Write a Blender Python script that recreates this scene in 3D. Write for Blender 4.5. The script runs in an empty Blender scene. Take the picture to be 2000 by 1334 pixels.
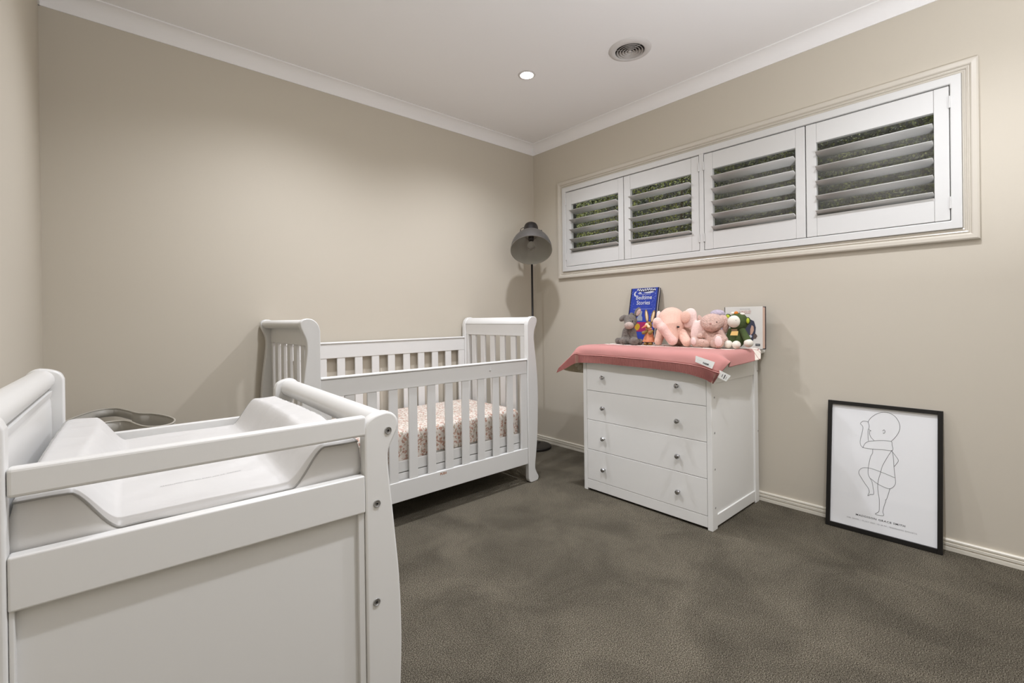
import bpy, bmesh, math, random
import numpy as np
from mathutils import Vector, Matrix, noise as mnoise
random.seed(4); rng = np.random.default_rng(7)
C = bpy.context.scene.collection
scn = bpy.context.scene
PI = math.pi

# ------------------------------------------------------------------ camera
F_PX, CY_PX, YAW, ROLL, PITCH = 910.17, 622.68, .8473, -.0128, -.0021
CAM = np.array([-2.8314, -2.9015, 1.06])
F0 = np.array([math.cos(YAW)*math.cos(PITCH), math.sin(YAW)*math.cos(PITCH), math.sin(PITCH)])
R0 = np.array([math.sin(YAW), -math.cos(YAW), 0]); U0 = np.cross(R0, F0)
RR = R0*math.cos(ROLL)+U0*math.sin(ROLL); UU = U0*math.cos(ROLL)-R0*math.sin(ROLL)
cam_d = bpy.data.cameras.new('camera'); cam = bpy.data.objects.new('camera', cam_d); C.objects.link(cam)
cam.matrix_world = Matrix(((RR[0], UU[0], -F0[0], CAM[0]), (RR[1], UU[1], -F0[1], CAM[1]), (RR[2], UU[2], -F0[2], CAM[2]), (0, 0, 0, 1)))
cam_d.sensor_width = 36; cam_d.lens = F_PX/2000*36; cam_d.shift_y = (CY_PX-667)/2000
cam_d.clip_start = .02; cam_d.clip_end = 60
scn.camera = cam

# ------------------------------------------------------------------ world, exposure, lights
scn.view_settings.view_transform = 'Standard'; scn.view_settings.look = 'None'
scn.view_settings.gamma = 1; scn.view_settings.exposure = 0.12; scn.view_settings.use_curve_mapping = False
w = bpy.data.worlds.new('world'); scn.world = w; w.use_nodes = True
bg = w.node_tree.nodes['Background']; bg.inputs[0].default_value = (.78, .84, .86, 1); bg.inputs[1].default_value = 2.2
CEIL = 2.533
DOWNLIGHTS = [(-.877, -.853), (-2.05, -.853), (-.877, -2.58), (-2.05, -2.58)]
SPOT_W, SPOT_ANG, SPOT_BLEND, SPOT_COL = 27.0, 144, 1.0, (.895, .92, 1.0)
FILL_W = 44.0
def spot(x, y):
    d = bpy.data.lights.new('downlight_beam', 'SPOT'); d.energy = SPOT_W*PI; d.color = SPOT_COL
    d.spot_size = math.radians(SPOT_ANG); d.spot_blend = SPOT_BLEND; d.shadow_soft_size = .035
    o = bpy.data.objects.new('downlight_beam', d); C.objects.link(o); o.location = (x, y, CEIL-.012)
for x, y in DOWNLIGHTS: spot(x, y)
# added fill light out of view, facing the ceiling to lift the room's brightness
d = bpy.data.lights.new('added_fill', 'AREA'); d.energy = FILL_W; d.shape = 'DISK'; d.size = .5; d.color = (.90, .93, 1.0)
o = bpy.data.objects.new('added_fill', d); C.objects.link(o); o.location = (-1.65, -3.4, 1.2); o.rotation_euler = (math.radians(180), 0, 0)

# ------------------------------------------------------------------ materials
def srgb(r, g, b):
    f = lambda c: (c/255/12.92 if c <= 10 else ((c/255+.055)/1.055)**2.4)
    return (f(r), f(g), f(b), 1)
MATS = {}
def mat(name, col, rough=.5, metal=0, bump=None, spec=.5, var=None, coat=0, sheen=0, trans=0, emit=None, ior=1.45):
    """bump=(scale, strength, distance)  var=(scale, amount)"""
    if name in MATS: return MATS[name]
    m = bpy.data.materials.new(name); m.use_nodes = True; nt = m.node_tree; b = nt.nodes['Principled BSDF']
    col = col if len(col) == 4 else srgb(*col)
    b.inputs['Base Color'].default_value = col; b.inputs['Roughness'].default_value = rough
    b.inputs['Metallic'].default_value = metal; b.inputs['Specular IOR Level'].default_value = spec
    b.inputs['Coat Weight'].default_value = coat; b.inputs['Sheen Weight'].default_value = sheen
    b.inputs['Transmission Weight'].default_value = trans; b.inputs['IOR'].default_value = ior
    tc = nt.nodes.new('ShaderNodeTexCoord')
    if emit: b.inputs['Emission Color'].default_value = emit[0]; b.inputs['Emission Strength'].default_value = emit[1]
    if bump:
        n = nt.nodes.new('ShaderNodeTexNoise'); n.inputs['Scale'].default_value = bump[0]; n.inputs['Detail'].default_value = 3
        k = nt.nodes.new('ShaderNodeBump'); k.inputs['Strength'].default_value = bump[1]; k.inputs['Distance'].default_value = bump[2]
        nt.links.new(tc.outputs['Object'], n.inputs['Vector']); nt.links.new(n.outputs['Fac'], k.inputs['Height']); nt.links.new(k.outputs['Normal'], b.inputs['Normal'])
    if var:
        n = nt.nodes.new('ShaderNodeTexNoise'); n.inputs['Scale'].default_value = var[0]; n.inputs['Detail'].default_value = 4
        r = nt.nodes.new('ShaderNodeMapRange'); r.inputs[1].default_value = .3; r.inputs[2].default_value = .7; r.inputs[3].default_value = 1-var[1]; r.inputs[4].default_value = 1+var[1]
        mx = nt.nodes.new('ShaderNodeVectorMath'); mx.operation = 'SCALE'; mx.inputs[0].default_value = col[:3]
        nt.links.new(tc.outputs['Object'], n.inputs['Vector']); nt.links.new(n.outputs['Fac'], r.inputs[0]); nt.links.new(r.outputs[0], mx.inputs['Scale']); nt.links.new(mx.outputs[0], b.inputs['Base Color'])
    MATS[name] = m; return m
WALL = mat('wall_paint', (203, 195, 180), .75, bump=(260, .04, .001), spec=.3)
CEILM = mat('ceiling_paint', (246, 244, 242), .9, bump=(200, .03, .001), spec=.2)
TRIM = mat('trim_gloss', (206, 199, 186), .25, spec=.5)
BASEB = mat('baseboard_gloss', (224, 218, 204), .3, spec=.5)
SHUT = mat('shutter_white', (214, 213, 210), .38)
WHITE = mat('furniture_white', (224, 223, 220), .3, bump=(30, .015, .001))
DRESW = mat('dresser_white', (234, 233, 229), .36, bump=(30, .015, .001))
GAP = mat('joint_dark', (60, 58, 54), .8)
CHROME = mat('chrome', (190, 190, 192), .12, 1)
STEEL = mat('bolt_steel', (168, 166, 163), .42, .55)
DARKM = mat('dark_hole', (22, 20, 20), .8)
BLACKM = mat('lamp_black', (34, 30, 28), .45)
GREYM = mat('shade_grey', (92, 89, 86), .38, .35)
INNERM = mat('shade_inner', (168, 165, 154), .6)
GLASSB = mat('bulb_glass', (255, 255, 255), .03, trans=1)
FRAMEB = mat('frame_black', (22, 20, 18), .4)
VENTW = mat('vent_plastic', (212, 208, 204), .5)
VENTD = mat('vent_inner', (58, 53, 50), .7)
VINYL = mat('pad_vinyl', (209, 207, 204), .42, bump=(14, .2, .008))
PIPING = mat('pad_piping', (160, 158, 154), .5)
GREYP = mat('grey_plastic', (164, 160, 151), .4)
GREYR = mat('grey_plastic_rim', (176, 171, 160), .35)
PAPERM = mat('poster_paper', (240, 240, 240), .7)
INK = mat('ink', (50, 48, 48), .8)
INKG = mat('ink_grey', (130, 128, 128), .8)

def thin_glass(name, refl):
    m = bpy.data.materials.new(name); m.use_nodes = True; nt = m.node_tree; nt.nodes.remove(nt.nodes['Principled BSDF']); L = nt.links.new
    tr = nt.nodes.new('ShaderNodeBsdfTransparent'); gl = nt.nodes.new('ShaderNodeBsdfGlossy'); gl.inputs['Roughness'].default_value = .03
    mx = nt.nodes.new('ShaderNodeMixShader'); mx.inputs[0].default_value = refl
    L(tr.outputs[0], mx.inputs[1]); L(gl.outputs[0], mx.inputs[2]); L(mx.outputs[0], nt.nodes['Material Output'].inputs['Surface']); return m
def carpet_mat():
    m = bpy.data.materials.new('carpet'); m.use_nodes = True; nt = m.node_tree; b = nt.nodes['Principled BSDF']
    tc = nt.nodes.new('ShaderNodeTexCoord'); L = nt.links.new
    n1 = nt.nodes.new('ShaderNodeTexNoise'); n1.inputs['Scale'].default_value = 310; n1.inputs['Detail'].default_value = 5; n1.inputs['Roughness'].default_value = .75
    n2 = nt.nodes.new('ShaderNodeTexNoise'); n2.inputs['Scale'].default_value = 3.2; n2.inputs['Detail'].default_value = 5; n2.inputs['Roughness'].default_value = .6; n2.inputs['Distortion'].default_value = .5
    n3 = nt.nodes.new('ShaderNodeTexVoronoi'); n3.inputs['Scale'].default_value = 300
    for n in (n1, n2, n3): L(tc.outputs['Object'], n.inputs['Vector'])
    cr = nt.nodes.new('ShaderNodeValToRGB'); e = cr.color_ramp.elements
    e[0].position = .38; e[0].color = srgb(40, 36, 28); e[1].position = .64; e[1].color = srgb(176, 168, 150)
    x = cr.color_ramp.elements.new(.5); x.color = srgb(97, 90, 77)
    L(n1.outputs['Fac'], cr.inputs['Fac'])
    r2 = nt.nodes.new('ShaderNodeMapRange'); r2.inputs[1].default_value = .36; r2.inputs[2].default_value = .64; r2.inputs[3].default_value = .82; r2.inputs[4].default_value = 1.26
    L(n2.outputs['Fac'], r2.inputs[0])
    v = nt.nodes.new('ShaderNodeVectorMath'); v.operation = 'SCALE'; L(cr.outputs['Color'], v.inputs[0]); L(r2.outputs[0], v.inputs['Scale'])
    L(v.outputs[0], b.inputs['Base Color']); b.inputs['Roughness'].default_value = 1; b.inputs['Specular IOR Level'].default_value = .1
    ad = nt.nodes.new('ShaderNodeMath'); ad.operation = 'SUBTRACT'; L(n1.outputs['Fac'], ad.inputs[0]); L(n3.outputs['Distance'], ad.inputs[1])
    k = nt.nodes.new('ShaderNodeBump'); k.inputs['Strength'].default_value = .9; k.inputs['Distance'].default_value = .006
    L(ad.outputs[0], k.inputs['Height']); L(k.outputs['Normal'], b.inputs['Normal'])
    return m
CARPET = carpet_mat()

# ------------------------------------------------------------------ mesh helpers
class MB:
    def __init__(s): s.v = []; s.f = []
    def add(s, vs, fs):
        n = len(s.v); s.v += [tuple(map(float, p)) for p in vs]; s.f += [tuple(i+n for i in f) for f in fs]; return s
    def box(s, x0, x1, y0, y1, z0, z1):
        vs = [(x, y, z) for x in (x0, x1) for y in (y0, y1) for z in (z0, z1)]
        return s.add(vs, [(0, 1, 3, 2), (4, 6, 7, 5), (0, 4, 5, 1), (2, 3, 7, 6), (0, 2, 6, 4), (1, 5, 7, 3)])
    def prism(s, prof, axis, a0, a1):
        """closed 2D profile extruded along an axis. axis 'y': (x,z) ; 'x': (y,z) ; 'z': (x,y)"""
        def P(p, a): return {'y': (p[0], a, p[1]), 'x': (a, p[0], p[1]), 'z': (p[0], p[1], a)}[axis]
        n = len(prof); vs = [P(p, a0) for p in prof]+[P(p, a1) for p in prof]
        fs = [(i, (i+1) % n, n+(i+1) % n, n+i) for i in range(n)]+[tuple(range(n))[::-1], tuple(range(n, 2*n))]
        return s.add(vs, fs)
    def lathe(s, prof, n=32, M=None, caps=False):
        vs = []; fs = []
        for i in range(n):
            a = 2*PI*i/n
            for r, z in prof: vs.append((r*math.cos(a), r*math.sin(a), z))
        m = len(prof)
        for i in range(n):
            for j in range(m-1):
                a, b = i*m+j, ((i+1) % n)*m+j; fs.append((a, b, b+1, a+1))
        if caps: fs += [tuple(i*m for i in range(n))[::-1], tuple(i*m+m-1 for i in range(n))]
        if M is not None: vs = [tuple(M @ Vector(v)) for v in vs]
        return s.add(vs, fs)
    def tube(s, pts, r, n=8, closed=False):
        pts = [Vector(p) for p in pts]; N = len(pts); vs = []; fs = []
        up = Vector((.13, .27, .95))
        for i, p in enumerate(pts):
            a = pts[(i-1) % N] if (closed or i) else p; b = pts[(i+1) % N] if (closed or i < N-1) else p
            t = (b-a).normalized(); u = t.cross(up)
            if u.length < .05: u = t.cross(Vector((1, 0, 0)))
            u.normalize(); v = t.cross(u); rr = r[i] if isinstance(r, (list, tuple)) else r
            vs += [tuple(p+rr*(u*math.cos(2*PI*k/n)+v*math.sin(2*PI*k/n))) for k in range(n)]
        for i in range(N if closed else N-1):
            for k in range(n):
                a = i*n+k; b = i*n+(k+1) % n; c = ((i+1) % N)*n; fs.append((a, b, c+(k+1) % n, c+k))
        if not closed: fs += [tuple(range(n))[::-1], tuple((N-1)*n+k for k in range(n))]
        return s.add(vs, fs)
    def ell(s, c, r, n=14, m=9, M=None):
        vs = [(0, 0, -1)]
        for j in range(1, m):
            t = -PI/2+PI*j/m
            vs += [(math.cos(t)*math.cos(2*PI*i/n), math.cos(t)*math.sin(2*PI*i/n), math.sin(t)) for i in range(n)]
        vs.append((0, 0, 1)); fs = []
        for i in range(n): fs.append((0, 1+(i+1) % n, 1+i)); fs.append((len(vs)-1, 1+(m-2)*n+i, 1+(m-2)*n+(i+1) % n))
        for j in range(m-2):
            for i in range(n): a = 1+j*n+i; b = 1+j*n+(i+1) % n; fs.append((a, b, b+n, a+n))
        out = []
        for v in vs:
            p = Vector((v[0]*r[0], v[1]*r[1], v[2]*r[2]))
            if M is not None: p = M @ p
            out.append(tuple(p+Vector(c)))
        return s.add(out, fs)
    def build(s, name, m, parent=None, smooth=False, bev=0, seg=2, loc=None, solid=None, auto=None):
        me = bpy.data.meshes.new(name); me.from_pydata(s.v, [], s.f)
        ms = m if isinstance(m, (list, tuple)) else [m]
        for q in ms: me.materials.append(q)
        bm = bmesh.new(); bm.from_mesh(me); bmesh.ops.recalc_face_normals(bm, faces=bm.faces); bm.to_mesh(me); bm.free()
        if smooth: me.polygons.foreach_set('use_smooth', [True]*len(me.polygons))
        if auto: me.set_sharp_from_angle(angle=math.radians(auto))
        o = bpy.data.objects.new(name, me); C.objects.link(o)
        if loc: o.location = loc
        if parent is not None: o.parent = parent
        if solid:
            k = o.modifiers.new('solid', 'SOLIDIFY'); k.thickness = solid; k.offset = 0
        if bev:
            k = o.modifiers.new('bevel', 'BEVEL'); k.width = bev; k.segments = seg; k.limit_method = 'ANGLE'; k.angle_limit = math.radians(35); k.harden_normals = False
        return o
def B(name, m, x0, x1, y0, y1, z0, z1, parent=None, bev=.002, seg=2):
    return MB().box(x0, x1, y0, y1, z0, z1).build(name, m, parent, bev=bev, seg=seg)
def thing(name, label, cat, loc=(0, 0, 0), rotz=0, group=None):
    o = bpy.data.objects.new(name, None); C.objects.link(o); o.location = loc; o.rotation_euler = (0, 0, rotz)
    o.empty_display_size = .05; o['label'] = label; o['category'] = cat
    if group: o['group'] = group
    return o
def tag(o, label, cat, group=None):
    o['label'] = label; o['category'] = cat
    if group: o['group'] = group
    return o
def struct(o): o['kind'] = 'structure'; return o
def dup(o, loc=None, parent=None, name=None):
    c = o.copy(); C.objects.link(c)
    if parent is not None: c.parent = parent
    if loc is not None: c.location = loc
    return c
def text_mesh(s, size, name, m, M, parent, spacing=1.0, bold=0.0, align='LEFT', xs=1.0):
    cu = bpy.data.curves.new('t', 'FONT'); cu.body = s; cu.size = size; cu.space_character = spacing; cu.offset = bold; cu.align_x = align; cu.resolution_u = 2
    t = bpy.data.objects.new('t', cu); C.objects.link(t); bpy.context.view_layer.update()
    me = bpy.data.meshes.new_from_object(t.evaluated_get(bpy.context.evaluated_depsgraph_get()))
    bpy.data.objects.remove(t); bpy.data.curves.remove(cu)
    me.name = name; me.transform(Matrix.Diagonal((xs, 1, 1, 1))); me.transform(M); me.materials.clear(); me.materials.append(m)
    o = bpy.data.objects.new(name, me); C.objects.link(o); o.parent = parent; return o
def catmull(pts, k=6, closed=False):
    P = [np.array(p, float) for p in pts]; N = len(P); out = []
    rngi = range(N) if closed else range(N-1)
    for i in rngi:
        g = (lambda j: P[j % N]) if closed else (lambda j: P[min(max(j, 0), N-1)])
        a, b, c, d = g(i-1), g(i), g(i+1), g(i+2)
        for q in range(k):
            t = q/k; out.append(tuple(.5*((2*b)+(c-a)*t+(2*a-5*b+4*c-d)*t*t+(3*b-a-3*c+d)*t**3)))
    if not closed: out.append(tuple(P[-1]))
    return out

# ------------------------------------------------------------------ SDF figures (surface nets)
def sdf_val(P, prims, k):
    D = None
    for p in prims:
        if p[0] == 'e':
            c = np.array(p[1]); r = np.array(p[2]); q = P-c
            if len(p) > 3 and p[3]:
                a = math.radians(p[3]); ca, sa = math.cos(a), math.sin(a)      # rotation in the y-z plane
                y = q[..., 1]*ca+q[..., 2]*sa; z = -q[..., 1]*sa+q[..., 2]*ca; q = np.stack([q[..., 0], y, z], -1)
            n = np.linalg.norm(q/r, axis=-1); n2 = np.linalg.norm(q/(r*r), axis=-1)
            d = n*(n-1)/np.maximum(n2, 1e-6)
        else:
            a = np.array(p[1]); b = np.array(p[2]); r1, r2 = p[3], p[4]; ab = b-a
            t = np.clip(((P-a)@ab)/(ab@ab), 0, 1); d = np.linalg.norm(P-a-t[..., None]*ab, axis=-1)-(r1+(r2-r1)*t)
        if D is None: D = d
        else:
            h = np.maximum(k-np.abs(D-d), 0)/k; D = np.minimum(D, d)-h*h*k*.25
    return D
def sdf_obj(name, prims, m, parent, h=.003, k=.012, rough=0, rs=120, sm=True):
    lo = []; hi = []
    for p in prims:
        if p[0] == 'e': R = max(p[2]); lo.append(np.array(p[1])-R); hi.append(np.array(p[1])+R)
        else:
            R = max(p[3], p[4]); lo += [np.minimum(p[1], p[2])-R]; hi += [np.maximum(p[1], p[2])+R]
    lo = np.min(lo, 0)-3*h; hi = np.max(hi, 0)+3*h
    n = np.ceil((hi-lo)/h).astype(int)+1
    G = [lo[i]+h*np.arange(n[i]) for i in range(3)]
    P = np.stack(np.meshgrid(*G, indexing='ij'), -1); V = sdf_val(P, prims, k)
    if rough:
        s = rs
        V = V+rough*(np.sin(P[..., 0]*s*1.3+np.sin(P[..., 1]*s*.9)*2)*np.sin(P[..., 1]*s+1.7*np.sin(P[..., 2]*s*1.1))*np.sin(P[..., 2]*s*1.2+P[..., 0]*s*.5))
    S = V < 0
    cn = n-1; acc = np.zeros((*cn, 3)); cnt = np.zeros(tuple(cn))
    def sl(a, d): return slice(d, d+a)
    for ax in range(3):
        for d1 in (0, 1):
            for d2 in (0, 1):
                off = [0, 0, 0]; o = [i for i in range(3) if i != ax]; off[o[0]] = d1; off[o[1]] = d2
                A = tuple(sl(cn[i], off[i]) for i in range(3)); off2 = off[:]; off2[ax] += 1
                Bs = tuple(sl(cn[i], off2[i]) for i in range(3))
                va, vb = V[A], V[Bs]; cr = (va < 0) != (vb < 0); t = np.where(cr, va/np.where(cr, va-vb, 1), 0)
                p = P[A].copy(); p[..., ax] += t*h
                acc += np.where(cr[..., None], p, 0); cnt += cr
    act = cnt > 0; idx = -np.ones(tuple(cn), int); idx[act] = np.arange(act.sum())
    verts = acc[act]/cnt[act][:, None]; faces = []
    for ax in range(3):
        o = [i for i in range(3) if i != ax]
        s1 = [slice(1, -1)]*3; s1[ax] = slice(0, cn[ax]); s2 = s1[:]; s2[ax] = slice(1, cn[ax]+1)
        a, b = S[tuple(s1)], S[tuple(s2)]; I = np.argwhere(a != b)
        if len(I) == 0: continue
        flip = a[tuple(I.T)]
        I = I.copy(); I[:, o[0]] += 1; I[:, o[1]] += 1
        q = []
        for (d1, d2) in ((0, 0), (-1, 0), (-1, -1), (0, -1)):
            J = I.copy(); J[:, o[0]] += d1; J[:, o[1]] += d2; q.append(idx[tuple(J.T)])
        Q = np.stack(q, 1); Q[flip] = Q[flip][:, ::-1]; faces.append(Q)
    Fc = np.concatenate(faces); Fc = Fc[(Fc >= 0).all(1)]
    me = bpy.data.meshes.new(name); me.from_pydata(verts.tolist(), [], Fc.tolist()); me.materials.append(m)
    bm = bmesh.new(); bm.from_mesh(me); bmesh.ops.recalc_face_normals(bm, faces=bm.faces); bm.to_mesh(me); bm.free()
    me.polygons.foreach_set('use_smooth', [True]*len(me.polygons))
    ob = bpy.data.objects.new(name, me); C.objects.link(ob); ob.parent = parent; return ob

# ================================================================== ROOM
XL, YB = -3.022, -4.9
T = .12
O0, O1, OZ0, OZ1 = -2.684, -.347, 1.426, 2.101          # window opening
struct(MB().box(XL-T, T, YB-T, T, -.08, 0).build('floor', CARPET))
struct(MB().box(XL-T, T, YB-T, T, CEIL, CEIL+.08).build('ceiling', CEILM))
struct(MB().box(XL-T, T, 0, T, 0, CEIL).build('wall_back', WALL))
struct(MB().box(XL-T, XL, YB, 0, 0, CEIL).build('wall_left', WALL))
struct(MB().box(XL-T, T, YB-T, YB, 0, CEIL).build('wall_front', WALL))
struct(MB().box(0, T, YB, O0, 0, CEIL).box(0, T, O1, 0, 0, CEIL).box(0, T, O0, O1, 0, OZ0).box(0, T, O0, O1, OZ1, CEIL).build('wall_right', WALL))
# cove cornice
# concave cove profile: arc centred at (-R, CEIL-R)
def cove_prof(R=.073, n=9):
    return [(0, CEIL)]+[(-R+R*math.cos(a), CEIL-R+R*math.sin(a)) for a in [PI/2*i/(n-1) for i in range(n)]][:0]+[(0, CEIL-R), (-.006, CEIL-R)]+[(-R+(R-.006)*math.cos(t), CEIL-R+(R-.006)*math.sin(t)) for t in [PI/2*i/(n-1) for i in range(n)]][1:]+[(-R, CEIL)]
cp = cove_prof()
struct(MB().prism(cp, 'y', YB, 0).build('trim_1', CEILM, smooth=True, auto=40))
struct(MB().prism([(y, z) for y, z in cp], 'x', XL, 0).build('trim_2', CEILM, smooth=True, auto=40))
struct(MB().prism([(XL-x, z) for x, z in cp], 'y', YB, 0).build('trim_3', CEILM, smooth=True, auto=40))
struct(MB().prism([(YB-y, z) for y, z in cp], 'x', XL, 0).build('trim_4', CEILM, smooth=True, auto=40))
# baseboards with two grooves
bp = [(0, 0), (-.015, 0), (-.015, .010), (-.0145, .0165), (-.009, .018), (-.009, .021), (-.0145, .0225), (-.0145, .033), (-.0085, .035), (-.0085, .038), (-.0125, .0395), (-.0125, .046), (-.009, .050), (0, .050)]
struct(MB().prism(bp, 'y', YB, 0).build('baseboard_right', BASEB))
struct(MB().prism(bp, 'x', XL, 0).build('baseboard_back', BASEB))
struct(MB().prism([(XL-x, z) for x, z in bp], 'y', YB, 0).build('baseboard_left', BASEB))
struct(MB().prism([(YB-y, z) for y, z in bp], 'x', XL, 0).build('baseboard_front', BASEB))

# ================================================================== WINDOW
win = bpy.data.objects.new('window_1', None); C.objects.link(win); win.location = (0, (O0+O1)/2, OZ0); struct(win)
WO = Vector((0, (O0+O1)/2, OZ0))
def place(o, parent, org):                      # keep world coordinates while parented to an unrotated empty
    o.parent = parent; o.location = Vector(o.location)-Vector(org); return o
# architrave: mitred moulding swept round the opening
def sweep_frame(prof, y0, y1, z0, z1, name, m, parent, org, bev=0, smooth=False):
    """prof: list of (d, x) d = distance outward from the rectangle y0..y1,z0..z1"""
    mb = MB(); n = len(prof); vs = []
    for (sy, sz) in ((0, 0), (1, 0), (1, 1), (0, 1)):
        for d, x in prof:
            vs.append((x, (y1+d) if sy else (y0-d), (z1+d) if sz else (z0-d)))
    fs = []
    for c in range(4):
        for i in range(n):
            a = c*n+i; b = c*n+(i+1) % n; c2 = ((c+1) % 4)*n; fs.append((a, b, c2+(i+1) % n, c2+i))
    mb.add(vs, fs); o = mb.build(name, m, None, bev=bev, smooth=smooth, auto=30 if smooth else None)
    return place(o, parent, org)
tw = .0535
prof = [(0, 0), (0, -.010), (.006, -.0125), (.009, -.0085), (.012, -.0085), (.014, -.015), (.018, -.0165), (.021, -.0125), (.024, -.0125), (.027, -.019), (.031, -.0215), (.046, -.022), (.0515, -.019), (.0535, -.013), (.0535, 0)]
sweep_frame(prof, O0, O1, OZ0, OZ1, 'architrave', TRIM, win, WO)
# outer sash and glass
sweep_frame([(0, .115), (0, .075), (-.035, .075), (-.035, .115)], O0, O1, OZ0, OZ1, 'sash', mat('sash_dark', (70, 66, 60), .5), win, WO)
glass = thin_glass('pane_glass', .03)
ym = -1.512
for a, b in ((O0+.03, ym-.012), (ym+.012, O1-.03)):
    place(MB().box(.093, .096, a, b, OZ0+.03, OZ1-.03).build('pane', glass), win, WO)
place(MB().box(.078, .112, ym-.016, ym+.016, OZ0+.03, OZ1-.03).build('mullion', MATS['sash_dark']), win, WO)
def screen_mat():
    m = bpy.data.materials.new('insect_mesh'); m.use_nodes = True; nt = m.node_tree; L = nt.links.new
    b = nt.nodes['Principled BSDF']; b.inputs['Base Color'].default_value = srgb(150, 148, 142); b.inputs['Roughness'].default_value = .7
    tr = nt.nodes.new('ShaderNodeBsdfTransparent'); mx = nt.nodes.new('ShaderNodeMixShader'); mx.inputs[0].default_value = .30
    L(tr.outputs[0], mx.inputs[1]); L(b.outputs[0], mx.inputs[2]); L(mx.outputs[0], nt.nodes['Material Output'].inputs['Surface']); return m
place(MB().box(.1175, .1185, O0, ym, OZ0, OZ1).build('insect_screen', screen_mat()), win, WO)
# white shutter mounting frame
SF = thing('shutter_frame', 'white timber surround that the four window shutters hang in', 'frame', (0, (O0+O1)/2, OZ0))
sweep_frame([(0, .06), (0, -.017), (.0, -.021), (-.034, -.021), (-.037, -.018), (-.037, -.002), (-.0365, .06)], O0+.001, O1-.001, OZ0+.001, OZ1-.001, 'surround', SHUT, SF, WO, bev=.002)
place(MB().box(-.019, .05, -1.5265, -1.4985, OZ0+.037, OZ1-.037).build('centre_post', SHUT, bev=.002), SF, WO)
def blade_mesh(L):
    pr = []
    for i in range(16):
        a = 2*PI*i/16; pr.append((.0445*math.cos(a), .0052*math.sin(a)))
    mb = MB(); mb.prism(pr, 'y', -L/2, L/2); return mb
PZ0, PZ1, LZ0, LZ1 = 1.467, 2.058, 1.574, 1.956
def shutter(ya, yb, oa, ob, label, hinge, tilt):
    """ya>yb : left and right edges in view; oa, ob the louvre opening"""
    yc = (ya+yb)/2; t = thing('window_shutter', label, 'shutter', (0, yc, PZ0), group='plantation shutters of the window')
    org = (0, yc, PZ0)
    def pb(name, *b): return place(MB().box(*b).build(name, SHUT, bev=.0022), t, org)
    g = .0016
    pb('stile', -.017, .010, oa+.0005, ya-g, PZ0, PZ1); pb('stile', -.017, .010, yb+g, ob-.0005, PZ0, PZ1)
    pb('rail', -.0165, .0095, ob, oa, LZ1, PZ1-.0005); pb('rail', -.0165, .0095, ob, oa, PZ0+.0005, LZ0)
    L = oa-ob-.004; first = None
    for k in range(5):
        z = 1.893-.0764*k
        if first is None:
            first = blade_mesh(L).build('louvre', SHUT, smooth=True); first.parent = t; o = first
        else: o = dup(first, parent=t)
        o.location = Vector((-.004, (oa+ob)/2, z))-Vector(org); o.rotation_euler = (0, math.radians(tilt), 0)
    if hinge:
        for z in (1.985, 1.543):
            h = MB(); yy = hinge
            h.box(-.0215, -.017, yy-.006, yy+.006, z-.026, z+.026)
            h.tube([(-.022, yy, z-.026), (-.022, yy, z+.026)], .0035, 8)
            place(h.build('hinge', SHUT), t, org)
    return t
shutter(-.385, -.936, -.442, -.889, 'narrow-looking white louvred shutter nearest the lamp corner', -.3845, 15)
shutter(-.938, -1.497, -.993, -1.445, 'white louvred shutter second from the lamp corner, clear leaves behind', -1.4975, 10)
shutter(-1.528, -2.083, -1.583, -2.036, 'white louvred shutter above the green and beige toys', -1.5275, 17)
shutter(-2.085, -2.645, -2.134, -2.592, 'white louvred shutter furthest right, above the leaning picture', -2.6455, 11)

# ================================================================== OUTSIDE
def leaf_mat(name, c1, c2):
    m = bpy.data.materials.new(name); m.use_nodes = True; nt = m.node_tree; b = nt.nodes['Principled BSDF']; L = nt.links.new
    oi = nt.nodes.new('ShaderNodeTexCoord'); n = nt.nodes.new('ShaderNodeTexNoise'); n.inputs['Scale'].default_value = 9
    cr = nt.nodes.new('ShaderNodeValToRGB'); cr.color_ramp.elements[0].color = c1; cr.color_ramp.elements[0].position = .38; cr.color_ramp.elements[1].color = c2; cr.color_ramp.elements[1].position = .62
    L(oi.outputs['Object'], n.inputs['Vector']); L(n.outputs['Fac'], cr.inputs['Fac']); L(cr.outputs['Color'], b.inputs['Base Color']); b.inputs['Roughness'].default_value = .35; return m
hedge = thing('hedge', 'dark leafy hedge growing outside the shuttered window', 'hedge', (1.0, -1.0, 0))
N = 80000
px = .42+.55*rng.random(N)**.8; py = -3.3+4.8*rng.random(N); pz = 1.25+1.55*rng.random(N)
px += .12*np.sin(py*5+pz*3)+.08*np.sin(pz*9+py*2)
dirs = rng.normal(size=(N, 3)); dirs[:, 0] -= .5; dirs[:, 2] -= .5; dirs /= np.linalg.norm(dirs, axis=1)[:, None]
side = np.cross(dirs, rng.normal(size=(N, 3))); side /= np.linalg.norm(side, axis=1)[:, None]
nor = np.cross(dirs, side); Lf = (.012+.014*rng.random(N))[:, None]; Wf = Lf*.30
c = np.stack([px, py, pz], 1)
vv = np.stack([c, c+dirs*Lf*.5+side*Wf-nor*Lf*.06, c+dirs*Lf, c+dirs*Lf*.5-side*Wf-nor*Lf*.06, c+dirs*Lf*.5], 1).reshape(-1, 3)-np.array([1.0, -1.0, 0])
me = bpy.data.meshes.new('foliage'); ff = []
for i in range(N): k = i*5; ff += [(k, k+1, k+2, k+4), (k, k+4, k+2, k+3)]
ff = [(f[0], f[1], f[2]) for f in ff[0::2]]; ff2 = []
for i in range(N): k = i*5; ff2 += [(k, k+1, k+4), (k+4, k+1, k+2), (k, k+4, k+3), (k+4, k+2, k+3)]
me.from_pydata(vv.tolist(), [], ff2); me.materials.append(leaf_mat('leaf', srgb(36, 52, 18), srgb(170, 172, 84)))
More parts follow.
